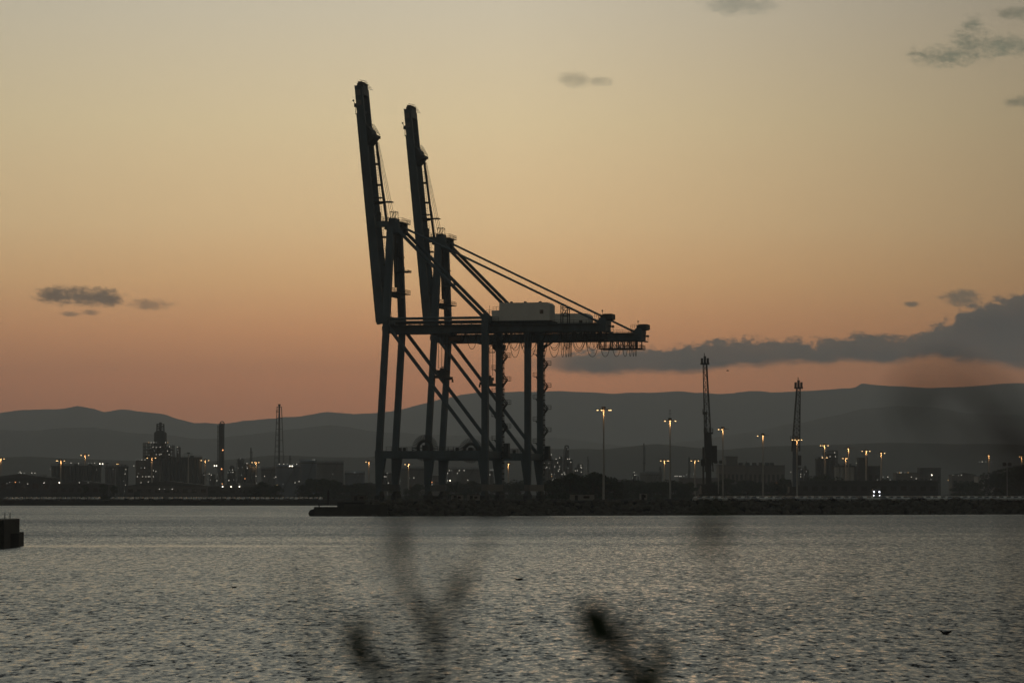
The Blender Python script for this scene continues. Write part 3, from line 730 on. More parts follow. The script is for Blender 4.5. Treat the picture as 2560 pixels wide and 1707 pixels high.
# ------------------------------------------------------------------ high mast lights
def mast(u, v, D, lamps, label, power=1.0, top=False, z0=None, lit=True):
    """v = row of the lamp ring; lamps = x offsets (in metres) of the lit heads"""
    head = at(u, v, D)
    gz = (3.7 if D < 1490 and u > 900 else 3.0) if z0 is None else z0
    t = thing('mast_light', (head.x, D, gz), label, 'light mast', 'high mast lights of the port')
    h = head.z - gz; s = max(1.0, D/1500)
    MB().tube([(0, 0, 0), (0, 0, h*0.5), (0, 0, h + 1.0)], [0.42*s, 0.34*s, 0.22*s], 10).build('pole', M['pole'], t)
    b = MB()
    for k in range(6):
        a = k*math.pi/3; b.bar((0, 0, h + 0.5), (2.9*s**0.5*math.cos(a), 2.9*s**0.5*math.sin(a), h + 0.35), 0.16*s)
    b.tube([(1.6*math.cos(k*math.pi/6)*s**0.5, 1.6*math.sin(k*math.pi/6)*s**0.5, h + 0.45) for k in range(13)], 0.12*s, 5, False)
    b.box(-0.7*s, 0.7*s, -0.7, 0.7, h + 0.5, h + 1.4)
    if top:
        b.bar((0, 0, h+1.4), (0, 0, h+5), 0.14); b.bar((-0.7, 0, h+3.2), (0.7, 0, h+3.2), 0.12); b.bar((-0.5, 0, h+4.4), (0.5, 0, h+4.4), 0.12)
    b.build('lamp_ring', M['darksteel'], t)
    if lit:
        for x in lamps:
            o = MB().ball((x*s**0.5, -0.9, h + 0.08), 0.27*s**0.6, 8, 5, (1.35, 1, 0.6)).build('lamp', M['warm'] if power > 0.5 else M['warmd'], t)
        L = bpy.data.lights.new('mast_glow', 'POINT'); L.energy = 420*power*s; L.color = (1.0, 0.50, 0.18); L.shadow_soft_size = 0.3
        lo = bpy.data.objects.new('mast_glow', L); COL.objects.link(lo); lo.parent = t; lo.location = (0.2, -0.42*s-0.75, h - 0.9)
    return t
mast(1509, 1026, 1120, (-2.2, -0.7, 2.0, 2.5), 'tall floodlight mast just right of the container cranes, the tallest mast in view', 1, top=False)
mast(1675, 1053, 1290, (-2.1, 0.0, 2.2), 'floodlight mast with a thin aerial on top, left of the taller lattice crane', 1, top=True)
mast(1807, 1074, 1450, (-0.5, -2.0), 'lit mast immediately right of the taller lattice crane, close to its box', 0.8)
mast(1907, 1090, 1600, (-2.6, 0.0), 'lit mast midway between the two lattice harbour cranes', 0.9)
mast(1992, 1100, 1500, (-2.2, -0.9, 0.8, 2.2), 'lit mast standing in front of the tower of the shorter lattice crane', 1)
mast(2061, 1114, 2050, (-2.2, -0.8, 2.0), 'lit mast rising above the dark silos, left of the twin lamp masts', 1)
mast(2062, 1144, 2100, (-1.4, 1.2), 'low lit mast in front of the dark silos', 0.8)
mast(2121, 1122, 2000, (-0.3,), 'slim lit mast above the pale silo block, lamp on its left side', 1)
mast(2114, 1146, 2050, (-1.6, 0.6), 'low lit mast directly in front of the pale silo block', 0.8)
mast(2165, 1128, 2050, (-2.2, 0.3, 2.0), 'lit mast above the small dark tower right of the silos', 1)
mast(2203, 1133, 2050, (-0.2, 1.8), 'lit mast standing alone to the right of the small dark tower', 0.9)
mast(2472, 1139, 2100, (-0.3,), 'lit mast near the right edge, second from the edge of the picture', 0.9)
mast(2554, 1142, 2050, (-1.2, 2.0), 'lit mast at the right edge of the picture', 1)
mast(1661, 1152, 2300, (-2.2, -0.2, 1.8, 2.4), 'low lit mast in the distance just left of the aerial mast', 1)
mast(1737, 1152, 2300, (-2.1, 0.2, 2.1), 'low lit mast in the distance between the aerial mast and the taller lattice crane', 0.8)
mast(922, 1155, 2300, (-1.6,), 'lit mast just left of the container cranes, in front of the hills', 0.8)
mast(1021, 1161, 2300, (-2.0, 0.4), 'lit mast seen through the legs of the nearer container crane', 1)
mast(1271, 1160, 2000, (0.1,), 'lit mast seen under the sill beam of the farther container crane', 1)
mast(640, 1156, 2500, (-2.4, -0.7, 1.8), 'lit mast left of the lattice flare tower', 1)
mast(513, 1151, 2500, (-2.4, 2.2), 'lit mast between the silo battery and the tall column', 0.7)
mast(471, 1135, 2500, (), 'unlit mast sticking up behind the silo battery', 0, lit=False)
mast(380, 1145, 2400, (-2.8, 2.2), 'lit mast in front of the stepped plant tower', 0.9)
mast(296, 1160, 2400, (-0.8,), 'lit mast left of the stepped plant tower, by a small dark block', 0.9)
mast(213, 1138, 2400, (-2.4, 2.2), 'highest lit mast behind the low silo row at the left', 0.9)
mast(152, 1152, 2300, (-2.4, -1.8, 2.2), 'lit mast in front of the left end of the low silo row', 1)
mast(2, 1147, 2300, (0.3, 2.0), 'lit mast at the left edge of the picture', 0.9)
mast(268, 1160, 3000, (), 'unlit mast behind the dark block left of the plant', 0, lit=False)

# ------------------------------------------------------------------ industry on the far shore
def lamps_on(t, pts, D, rad=0.25, y=-1.0, m='white'):
    """lamps as children; pts in photo pixels, optional third value = material key"""
    for p in pts:
        k = p[2] if len(p) > 2 else m
        q = at(p[0], p[1], D) - t.location
        r = (rad if k not in ('bright', 'cold') else rad*1.5)*D/2300
        MB().ball((q.x, y, q.z), r, 6, 4).build('lamp', M[k], t)
def base_thing(name, u, D, label, cat, group=None, z=2.8):
    p = at(u, HZ, D)
    return thing(name, (p.x, D, z), label, cat, group)
def px(t, u, v, D):
    q = at(u, v, D) - t.location
    return q.x, q.z
def silo_battery(u0, u1, v1, D, n, label, m='silo', rows=2, group='silo batteries on the far shore', ends=True):
    t = base_thing('silo_battery', (u0+u1)/2, D, label, 'silos', group)
    x0, z1 = px(t, u0, v1, D); x1, _ = px(t, u1, v1, D); r = (x1-x0)/n/2
    b = MB()
    for j in range(rows):
        for i in range(n): b.cyl(x0 + r + 2*r*i, r*2*j + r, 0, z1 - 1.2, r*1.02, n=16)
    b.build('silo_cells', M[m], t, smooth=False)
    b = MB().box(x0 - 0.3, x1 + 0.3, -0.2, r*2*rows + 0.2, z1 - 1.2, z1)
    for i in range(3): b.box(x0 + (x1-x0)*(0.15+0.3*i), x0 + (x1-x0)*(0.23+0.3*i), r*0.5, r*1.5, z1, z1 + 1.2)
    b.rail((x0, 0, z1), (x1, 0, z1), 1.2, (x1-x0)/8, 0.1)
    b.build('roof_deck', M['silo2'], t)
    return t
t = silo_battery(128, 251, 1163, 2350, 12, 'long low dark silo row at the left, lamps along its roof', 'silo2')
lamps_on(t, [(165,1157,'whited'),(178,1157),(197,1158),(222,1158,'whited'),(229,1158,'whited'),(237,1157),(250,1159,'bright'),(257,1159,'bright'),(126,1172,'whited'),(242,1174,'whited')], 2350)
t = silo_battery(262, 287, 1167, 2500, 3, 'small grey silo block between the low silo row and the dark block', 'silo')
lamps_on(t, [(283,1172,'whited')], 2500)
t = silo_battery(289, 319, 1165, 2350, 3, 'small dark block of silos just left of the stepped plant', 'silo2')
lamps_on(t, [(315,1173),(313,1184),(310,1202,'whited'),(314,1212)], 2350)
t = silo_battery(392, 503, 1142, 2500, 10, 'tall dark silo battery directly right of the stepped plant tower', 'silo2')
lamps_on(t, [(424,1209,'whited'),(494,1213,'whited')], 2500)
t = silo_battery(2040, 2088, 1146, 2300, 5, 'tall dark silo battery with a framed tower behind it, at the right', 'silo2')
lamps_on(t, [(2055,1141),(2066,1141,'whited'),(2075,1141),(2088,1141)], 2300)
t = silo_battery(2088, 2136, 1163, 2250, 4, 'pale silo block in front of the dark silos at the right', 'tankw')
lamps_on(t, [(2115,1160,'whited'),(2141,1157)], 2250)
# stepped process plant
D = 2420
t = base_thing('process_plant', 388, D, 'stepped process plant with open lit floors and a caged tower on top', 'process plant')
x0, z = px(t, 339, 1149, D); x1, _ = px(t, 398, 1149, D); zt = px(t, 0, 1149, D)[1]
MB().box(x0, x1, 0, 18, 0, zt).box(x0+7, x1, 1, 16, zt, px(t, 0, 1138, D)[1]).build('plant_block', M['silo2'], t)
xa = px(t, 364, 0, D)[0]; xb = px(t, 436, 0, D)[0]; zb = px(t, 0, 1141, D)[1]; ztop = px(t, 0, 1107, D)[1]
b = MB()
for i in range(8):
    x = xa + (xb-xa)*i/7; top = ztop if i < 6 else px(t, 0, 1112, D)[1]
    for y in (1, 9, 17): b.bar((x, y, zb-3), (x, y, top), 0.55)
for k in range(5):
    z = zb + (ztop-zb)*k/4.0
    e = xb if k < 4 else px(t, 421, 0, D)[0]
    b.box(xa, e, 0.5, 17.5, z-0.35, z+0.1)
for i in range(7):
    x = xa + (xb-xa)*i/7; b.bar((x, 1, zb), (x+(xb-xa)/7, 1, zb + (ztop-zb)/4), 0.3); b.bar((x+(xb-xa)/7, 1, zb + (ztop-zb)/2), (x, 1, zb + (ztop-zb)*0.75), 0.3)
b.build('steel_floors', M['darksteel'], t)
for (uu, vv0, vv1, r) in ((398, 1141, 1109, 3.0), (376, 1141, 1122, 2.4), (415, 1141, 1118, 2.6), (388, 1141, 1112, 2.0)):
    q = px(t, uu, vv0, D); MB().cyl(q[0], 8, q[1]-2, px(t, uu, vv1, D)[1], r).build('vessel', M['silo'], t)
q0 = px(t, 383.5, 1108, D); q1 = px(t, 412.5, 1082, D); cxm = (q0[0]+q1[0])/2; w = q1[0]-q0[0]
MB().prism([(q0[0], q0[1]-4), (q1[0], q0[1]-4), (q1[0], q1[1]), (q1[0]-w*0.22, px(t, 0, 1076, D)[1]), (q0[0]+w*0.22, px(t, 0, 1076, D)[1]), (q0[0], q1[1])], 4, 12, 'y').build('upper_tower', M['silo2'], t)
b = MB(); za = px(t, 0, 1077, D)[1]; zc = px(t, 0, 1059, D)[1]
lattice(b, (cxm, 8, za), (cxm, 8, zc), w*0.62, w*0.58, 3, 0.45, 0.28, 5, 5)
b.cyl(cxm, 8, za, zc + 0.5, 0.9, n=8); b.cyl(cxm, 8, zc, px(t, 0, 1055, D)[1], 1.4, 0.8, n=8)
for k in range(4): b.box(cxm-w*0.31, cxm+w*0.31, 5.6, 10.4, za+(zc-za)*k/3-0.15, za+(zc-za)*k/3+0.15)
b.build('cage', M['darksteel'], t)
q = px(t, 444, 1120, D); MB().cyl(q[0], 8, zb-4, q[1], 1.7, n=12, dome=1.5).build('vessel', M['silo'], t)
lamps_on(t, [(372,1106,'warmd'),(378,1106),(385,1106),(391,1106,'whited'),(414,1106),(420,1106,'warmd'),(383,1117),(391,1118),(401,1117),(424,1116),(386,1126,'whited'),(419,1127),
    (373,1137,'whited'),(391,1136),(399,1136),(403,1135),(423,1136),(444,1117),(445,1124,'whited'),(446,1131,'whited'),(341,1149,'whited'),(349,1149,'whited'),(355,1149),(363,1149),
    (335,1164),(353,1169,'whited'),(362,1169),(384,1176),(390,1178),(346,1183,'whited'),(344,1191),(357,1191),(365,1191),(371,1191),(375,1191),(384,1191),(353,1206),(371,1204)], D)
# distillation column
D = 2700
t = base_thing('distillation_column', 553, D, 'tall dark distillation column with a pipe loop on top and one orange lamp', 'column')
xa, za = px(t, 546.5, 1062, D); xb, _ = px(t, 561, 1062, D)
cx_ = (xa+xb)/2; r = (xb-xa)/2
MB().cyl(cx_, 0, 0, za, r, n=24, dome=1.6).build('shell', M['silo2'], t)
b = MB()
for k in range(14):
    z = 8 + k*(za-10)/13; a0 = -math.pi*0.9 + (k % 2)*0.5
    b.cyl(cx_ - 0.5, -0.3, z, z + 0.22, r + 0.9, n=16)
b.tube([(cx_ - r - 0.6, -1, 4), (cx_ - r - 0.6, -1, za)], 0.3, 6)
b.build('platforms', M['darksteel'], t)
b = MB(); b.tube([(cx_ + 0.5 + 1.9*math.cos(a), 0, za + 0.6 + 2.4*math.sin(a)) for a in [i*math.pi/10 for i in range(-2, 13)]], 0.42, 6)
b.build('pipe_loop', M['darksteel'], t)
lamps_on(t, [(558,1125,'red'),(555,1172,'red')], D, 0.5, -r-1.5)
# flare derrick
D = 2650
t = base_thing('flare_tower', 697.5, D, 'slender lattice flare tower with a central pipe, left of the container cranes', 'flare tower')
b = MB(); zt = px(t, 0, 1017, D)[1]; w0 = px(t, 713, 0, D)[0] - px(t, 684, 0, D)[0]; w1 = px(t, 703, 0, D)[0] - px(t, 692, 0, D)[0]
for sx, sy in ((-1, -1), (1, -1), (1, 1), (-1, 1)): b.bar((sx*w0/2, sy*w0/2, 0), (sx*w1/2, sy*w1/2, zt), 0.22)
for k in range(1, 8):
    t_ = k/8; w = w0 + (w1-w0)*t_; z = zt*t_
    for a, c in (((-1,-1),(1,-1)), ((1,-1),(1,1)), ((1,1),(-1,1)), ((-1,1),(-1,-1))): b.bar((a[0]*w/2, a[1]*w/2, z), (c[0]*w/2, c[1]*w/2, z), 0.32)
b.box(-w1*0.55, w1*0.55, -w1*0.55, w1*0.55, zt-0.2, zt+0.2)
b.build('lattice', M['darksteel'], t)
MB().tube([(0, 0, 0), (0, 0, zt + 1)], 0.75, 10).tube([(0, 0, zt + 1), (0, 0, px(t, 0, 1010, D)[1])], 1.1, 10).build('flare_pipe', M['silo2'], t)
b = MB()
for k in range(5): b.box(-2.6, -0.6, -1, 1, zt*(0.42+0.13*k), zt*(0.42+0.13*k)+0.3); b.rail((-2.6, -1, zt*(0.42+0.13*k)), (-0.6, -1, zt*(0.42+0.13*k)), 1.8, 0.9, 0.12)
b.build('landing', M['darksteel'], t)
# slim stacks
for u, v, D, r, lab in ((627, 1119, 2700, 0.8, 'thin dark stack between the distillation column and the flare tower'),
                    (724.5, 1138, 2700, 0.7, 'short thin stack just right of the flare tower'),
                    (1470, 1141, 2800, 0.7, 'faint thin stack left of the tallest floodlight mast'),
                    (1610, 1108, 2700, 0.75, 'thin pointed stack between the tallest mast and the aerial mast'),
                    (1723, 1142, 2700, 0.8, 'plain thin stack left of the taller lattice crane'),
                    (1651, 1165, 2400, 0.8, 'short dark stack left of the aerial mast'),
                    (1866, 1152, 2300, 0.45, 'thin grey stack on the long grey works between the lattice cranes')):
    t = base_thing('stack', u, D, lab, 'chimney stack', 'thin stacks on the far shore')
    z = px(t, u, v, D)[1]
    MB().tube([(0, 0, 0), (0, 0, z*0.6), (0, 0, z)], [r*1.5, r*1.1, r*0.75], 12).build('shaft', M['silo'], t)
    MB().cyl(0, 0, z*0.62, z*0.62+0.4, r*1.9, n=10).cyl(0, 0, z*0.9, z*0.9+0.4, r*1.7, n=10).bar((r*1.6, 0, z*0.6), (r*1.55, 0, z*0.92), 0.2).build('landing', M['darksteel'], t)
# process units: clusters of columns, frames and pipe racks
def unit(u0, u1, cols, D, label, lamps, frame=None):
    t = base_thing('refinery_unit', (u0+u1)/2, D, label, 'refinery unit', 'refinery units with small lamps')
    for u, v, r in cols:
        q = px(t, u, v, D); MB().cyl(q[0], 3, 0, q[1], r, n=12, dome=r*0.7).build('column', M['silo2'] if r < 2.4 else M['silo'], t)
        b = MB()
        for k in range(5): b.cyl(q[0], 3, q[1]*(0.35+0.14*k), q[1]*(0.35+0.14*k)+0.25, r+0.9, n=10)
        b.bar((q[0]-r-0.6, 2.4, q[1]*0.3), (q[0]-r-0.6, 2.4, q[1]*0.93), 0.25)
        b.build('landing', M['darksteel'], t)
    xa = px(t, u0, 0, D)[0]; xb = px(t, u1, 0, D)[0]; zf = px(t, 0, frame or 1188, D)[1]
    b = MB(); n = max(3, int((xb-xa)/6))
    for i in range(n+1):
        x = xa + (xb-xa)*i/n
        for y in (-2, 8): b.bar((x, y, 0), (x, y, zf*(0.75 + 0.25*math.sin(i*2.3)**2)), 0.4)
    for k in range(1, 4): b.box(xa, xb, -2, 8, zf*0.24*k, zf*0.24*k+0.3)
    b.build('pipe_rack', M['darksteel'], t)
    lamps_on(t, lamps, D, 0.26, -2.6)
    return t
unit(500, 545, [(508, 1184, 1.5), (532, 1188, 1.8)], 2600, 'low pipe rack with a row of lamps between the silo battery and the column',
     [(511,1187,'whited'),(515,1187,'whited'),(524,1184),(529,1187),(527,1199,'whited'),(543,1201),(544,1186,'whited'),(537,1164,'bright'),(542,1164,'bright')], 1186)
unit(568, 590, [(579, 1167, 2.0), (573, 1178, 1.2), (585, 1178, 1.2)], 2650, 'small lit column cluster right of the distillation column',
     [(574,1175,'whited'),(582,1174),(571,1181,'whited'),(578,1180,'whited'),(583,1180),(573,1200),(573,1201),(585,1199,'whited'),(554,1208,'whited'),(596,1168,'whited')], 1182)
unit(594, 612, [(601, 1150, 2.9), (608, 1162, 1.6)], 2600, 'stout dark vessel topped by a lamp, between column and flare tower',
     [(602,1146,'whited'),(596,1169,'whited'),(606,1168,'whited'),(605,1187,'whited')], 1192)
unit(610, 640, [(616, 1161, 2.2), (622, 1166, 2.4), (633, 1172, 2.8)], 2500, 'process cluster around the thin dark stack, with an orange lamp',
     [(618,1158),(618,1166,'whited'),(619,1170),(613,1196,'red'),(641,1190),(662,1190),(648,1167,'whited'),(624,1209,'whited'),(627,1209,'whited'),(629,1217,'whited'),(642,1207,'whited'),(620,1214,'whited'),(619,1220,'whited'),(617,1221),(661,1208,'whited'),(655,1209,'whited')], 1186)
unit(1362, 1386, [(1372, 1138, 2.4), (1380, 1150, 1.6), (1366, 1150, 1.4)], 2500, 'lamp-dotted refinery columns immediately right of the far crane legs',
     [(1368,1141),(1378,1136),(1375,1140,'whited'),(1368,1148,'whited'),(1372,1146,'whited'),(1361,1157),(1372,1157,'whited'),(1367,1168),(1364,1170,'whited'),(1374,1170,'whited'),(1379,1185),(1379,1190,'warmd'),(1386,1185,'whited'),(1383,1197,'whited'),(1381,1199)], 1160)
unit(1386, 1404, [(1391, 1150, 1.8), (1401, 1143, 1.7)], 2550, 'pair of dim refinery columns with scattered white lamps behind the trees',
     [(1390,1147),(1399,1144),(1394,1156),(1387,1166),(1384,1168),(1399,1166),(1398,1173),(1396,1177),(1395,1176,'whited'),(1405,1185),(1388,1195,'whited')], 1170)
unit(1408, 1430, [(1417, 1116, 2.0), (1425, 1150, 2.2), (1412, 1140, 1.4)], 2600, 'tall refinery column with lamps near its top, left of the tallest mast',
     [(1417,1118,'whited'),(1420,1123,'whited'),(1419,1147),(1424,1147),(1427,1155),(1410,1181),(1412,1185),(1419,1189),(1429,1184,'whited'),(1420,1170,'whited')], 1162)
unit(1436, 1456, [(1450, 1163, 2.6), (1441, 1172, 1.8)], 2600, 'low rounded vessel group with lamps, just left of the tallest mast',
     [(1452,1163),(1452,1168),(1454,1169),(1438,1176),(1443,1176),(1453,1180),(1466,1170,'whited')], 1176)
unit(1580, 1600, [(1586, 1186, 1.4)], 2500, 'low lamps and pipework left of the pointed thin stack',
     [(1585,1180),(1586,1187),(1589,1187,'whited'),(1592,1186,'whited'),(1602,1200,'whited'),(1581,1194,'whited')], 1190)
unit(1984, 2024, [(2003, 1172, 1.6), (2014, 1166, 1.0), (2020, 1176, 1.2)], 2400, 'small lamp-dotted works between the shorter lattice crane and the dark silos',
     [(1976,1180),(2002,1173,'whited'),(2015,1178,'whited'),(2001,1185),(2001,1191),(2010,1186,'whited'),(2019,1202,'warm'),(2030,1194,'whited')], 1184)
unit(955, 985, [(962, 1182, 1.6), (975, 1185, 1.6)], 2400, 'dim works with a few lamps seen between the two water-side legs of the nearer crane',
     [(959,1178,'whited'),(968,1182,'whited'),(961,1191),(965,1191),(971,1207),(980,1187,'whited'),(1001,1202,'whited'),(1024,1195,'whited'),(1035,1194)], 1186)
unit(1222, 1234, [(1228, 1180, 1.4)], 2400, 'row of faint lamps between the near and far land-side legs of the nearer crane',
     [(1222,1174,'whited'),(1226,1174,'whited'),(1230,1174,'whited'),(1233,1174,'whited'),(1225,1186)], 1180)
# cylindrical tanks
def tank(u0, u1, v, D, m, label, lamps=(), dome=1.2):
    t = base_thing('storage_tank', (u0+u1)/2, D, label, 'storage tank', 'storage tanks on the far shore')
    xa, z = px(t, u0, v, D); xb, _ = px(t, u1, v, D)
    MB().cyl((xa+xb)/2, 0, 0, z, (xb-xa)/2, n=40, dome=dome).build('shell', M[m], t)
    b = MB(); r = (xb-xa)/2
    for k in range(24):
        a = 2*math.pi*k/24; b.bar((r*math.cos(a)*0.99, r*math.sin(a)*0.99, z), (r*math.cos(a)*0.99, r*math.sin(a)*0.99, z+1.2), 0.15)
    b.tube([(r*math.cos(a), r*math.sin(a), z+1.2) for a in [i*math.pi/12 for i in range(25)]], 0.09, 4, False)
    b.cyl(0, 0, z*0.93, z*0.955, r+0.25, n=40)
    b.build('rim', M['darksteel'], t)
    for k in range(1): 
        bb = MB()
        for q in range(26): a = -2.2 + q*0.05; bb.bar((r*1.02*math.cos(a), r*1.02*math.sin(a), z*q/26), (r*1.02*math.cos(a+0.05), r*1.02*math.sin(a+0.05), z*(q+1)/26), 0.35)
        bb.build('spiral_stair', M['darksteel'], t)
    lamps_on(t, lamps, D, 0.28, -r - 1)
    return t
tank(653, 689, 1171, 2700, 'silo', 'low grey tank left of the flare tower base')
tank(689, 752, 1164, 2450, 'tankb', 'wide bluish tank right under the flare tower', [(701,1160),(712,1160),(721,1160,'whited'),(727,1165,'bright'),(733,1165,'bright'),(736,1160,'whited'),(744,1160)])
tank(748, 792, 1152, 2500, 'tankb', 'taller bluish tank in the middle of the tank group', [(784,1149,'whited'),(788,1149,'whited')])
tank(790, 859, 1155, 2600, 'silo', 'widest dark tank at the right end of the tank group', [(834,1185,'whited')])
tank(862, 912, 1181, 2600, 'tankb', 'low bluish tank right of the tank group, before the container cranes', [(888,1181,'whited')])
tank(1000, 1066, 1170, 2500, 'silo', 'broad low tank seen through the nearer crane legs')
tank(1118, 1200, 1172, 2500, 'silo', 'broad low tank seen under the cable reels, lamps on its front', [(1124,1176),(1130,1176,'whited'),(1149,1176),(1161,1176),(1120,1183),(1144,1183),(1120,1201),(1126,1201,'bright'),(1114,1206),(1170,1200)])
tank(1600, 1655, 1184, 2500, 'silo', 'low domed tank left of the aerial mast', [(1686,1190),(1691,1190),(1697,1190),(1701,1190),(1708,1190,'whited'),(1728,1210)], 2.5)
# buildings
def building(u0, u1, v, D, m, label, lamps=(), depth=20, roofs=0, wins=0, group=None, z=2.8, name='industrial_building'):
    t = base_thing(name, (u0+u1)/2, D, label, 'building', group, z)
    xa, zt = px(t, u0, v, D); xb, _ = px(t, u1, v, D)
    MB().box(xa, xb, 0, depth, 0, zt).build('wall', M[m], t)
    b = MB()
    if roofs == 1: b.prism([(xa-0.6, zt), (xb+0.6, zt), ((xa+xb)/2, zt+(xb-xa)*0.05+0.6)], -0.6, depth+0.6, 'y')
    else: b.box(xa-0.4, xb+0.4, -0.4, depth+0.4, zt, zt+0.5)
    b.build('roof', M['roof'], t)
    for k in range(wins):
        w = (xb-xa)/wins; x = xa + w*(k+0.5)
        MB().box(x-w*0.28, x+w*0.28, -0.06, 0.0, zt*0.45, zt*0.72).build('window', M['glass'], t)
    MB().box(xa+(xb-xa)*0.1, xa+(xb-xa)*0.1+3.5, -0.08, 0.0, 0, min(4.0, zt*0.5)).build('door', M['darksteel'], t)
    lamps_on(t, lamps, D, 0.28, -1.2)
    return t
building(-30, 128, 1194, 2000, 'walld', 'long flat-roofed dark shed at the left edge', [(18,1208,'whited'),(25,1205,'whited'),(39,1205,'red'),(49,1205,'whited'),(70,1209),(110,1207),(112,1206)], 40, 1, 6)
building(40, 104, 1189, 2700, 'wall', 'far low works with a row of small lamps, behind the shed at the left edge', [(48,1182,'whited'),(51,1179),(53,1182),(61,1182,'whited'),(80,1182),(88,1182),(60,1190,'whited'),(92,1190,'whited'),(97,1190,'whited')], 30, 0, 5)
building(128, 270, 1210, 1900, 'walld', 'low dark warehouse below the left silo row', [(149,1206,'bright'),(199,1206),(221,1206,'whited')], 30, 1, 7)
building(315, 520, 1214, 1950, 'wall', 'long low warehouse in front of the stepped plant and silo battery', [(399,1222),(411,1222,'whited'),(431,1222),(312,1227,'whited')], 30, 1, 9)
building(520, 690, 1217, 1950, 'walld', 'low shed below the distillation column with three bright floodlights', [(557,1216,'bright'),(578,1216,'bright'),(599,1216,'bright'),(598,1209,'whited'),(556,1209,'red'),(693,1212,'warm'),(686,1194,'whited'),(690,1192),(708,1210,'whited'),(738,1206),(748,1203)], 30, 1, 7)
building(876, 960, 1213, 1800, 'walld', 'dark hut left of the crane feet with one lamp', [(893,1213)], 14, 1, 4)
t = building(1067, 1100, 1190, 2600, 'wall', 'grey tower block seen between the near and far water-side legs', [(1080,1205,'red'),(1080,1211)], 20, 0, 2)
t = building(1796, 1848, 1163, 2350, 'wall', 'boxy grey works left part, with a square block on the roof, between the lattice cranes', (), 30, 0, 5)
t = building(1815, 1844, 1142, 2360, 'silo', 'square grey block standing above the works between the lattice cranes', (), 20)
t = building(1848, 1962, 1164, 2350, 'wall', 'long grey works with a row of round hoppers on its roof between the lattice cranes', [(1941,1207,'red')], 30, 0, 10)
b = MB()
for u in (1853, 1870, 1887, 1904, 1919, 1931):
    q = px(t, u, 1158, 2350); b.cyl(q[0], 6, q[1]-1.8, q[1]+0.6, 1.7, n=12); b.bar((q[0], 6, q[1]-3), (q[0], 6, q[1]), 0.5)
b.build('hopper', M['silo2'], t)
D = 2350
t = base_thing('framed_tower', 2079, D, 'open framed tower with lamps behind the dark silos at the right', 'tower')
b = MB(); xa, za = px(t, 2063, 1126, D); xb, _ = px(t, 2096, 1126, D)
for i in range(6):
    for y in (6, 16): b.bar((xa+(xb-xa)*i/5, y, 0), (xa+(xb-xa)*i/5, y, za), 0.5)
for k in range(8): b.box(xa, xb, 6, 16, za*(0.42+0.083*k)-0.2, za*(0.42+0.083*k)+0.2)
b.build('steel_floors', M['darksteel'], t)
MB().box(xa+2, xb-2, 7, 15, 0, za*0.93).build('core', M['silo2'], t)
lamps_on(t, [(2088,1131),(2066,1126,'whited'),(2076,1141,'whited')], D, 0.28, 4)
building(2146, 2169, 1145, 2250, 'walld', 'small dark tower block right of the pale silos', (), 12, 0, 0)
building(2136, 2200, 1166, 2300, 'walld', 'low dark works around the small dark tower block', [(2155,1203,'whited')], 25, 0, 4)
building(2000, 2345, 1203, 1750, 'walld', 'very long low dark shed behind the car park at the right', [(2207,1192,'whited'),(2219,1192),(2225,1199,'whited'),(2193,1199,'whited')], 40, 0, 14)
building(2240, 2300, 1182, 2500, 'wall', 'dim far building with a string of yellowish lamps, left of the bright white lamp', [(2243,1181,'whited'),(2248,1181,'warmd'),(2252,1181),(2262,1181,'whited'),(2270,1181,'warmd'),(2278,1192),(2290,1196)], 20, 0, 4)
building(2300, 2352, 1170, 2700, 'walld', 'dim far slab building above the bright white lamp', [(2329,1187,'bright'),(2327,1198,'whited'),(2340,1203,'whited')], 20, 0, 5)
building(2380, 2440, 1186, 2500, 'wall', 'dim far sheds with faint lamps right of the bright white lamp', [(2370,1200,'warmd'),(2382,1187,'whited'),(2396,1188,'whited'),(2403,1187)], 20, 1, 4)
building(2445, 2500, 1190, 2300, 'tankw', 'low pale sheds below the second mast from the right edge', [(2448,1154,'whited'),(2455,1154),(2464,1154,'whited'),(2462,1182,'whited'),(2478,1155,'whited')], 20, 1, 4)
building(2505, 2600, 1196, 2300, 'walld', 'dark sheds at the right edge of the picture', [(2540,1185),(2511,1236,'white')], 20, 1, 4)
building(1700, 1796, 1196, 2300, 'wall', 'dim low works behind the tower of the taller lattice crane', [(1734,1184,'whited'),(1716,1186,'whited')], 20, 0, 5)
building(1455, 1590, 1204, 2500, 'walld', 'dim low sheds behind the tallest floodlight mast', [(1517,1212,'warm'),(1564,1222,'whited')], 20, 1, 6)
# unlit twin-head pole and floodlight pole
for u, v, D, lab in ((1796, 1155, 1500, 'dark unlit twin-head lamp pole right of the taller lattice crane'), (2518, 1161, 1400, 'dark unlit twin-head lamp pole near the right edge')):
    t = base_thing('lamp_pole', u, D, lab, 'lamp pole', 'unlit twin-head poles', 3.7)
    z = px(t, u, v, D)[1]
    MB().tube([(0, 0, 0), (0, 0, z)], [0.25, 0.16], 8).build('pole', M['pole'], t)
    for x in (-1.2, 1.2):
        MB().box(x-0.75, x+0.75, -0.5, 0.5, z-0.6, z+0.9).build('lamp_head', M['darksteel'], t)
    MB().bar((-1.2, 0, z), (1.2, 0, z), 0.2).build('arm', M['darksteel'], t)

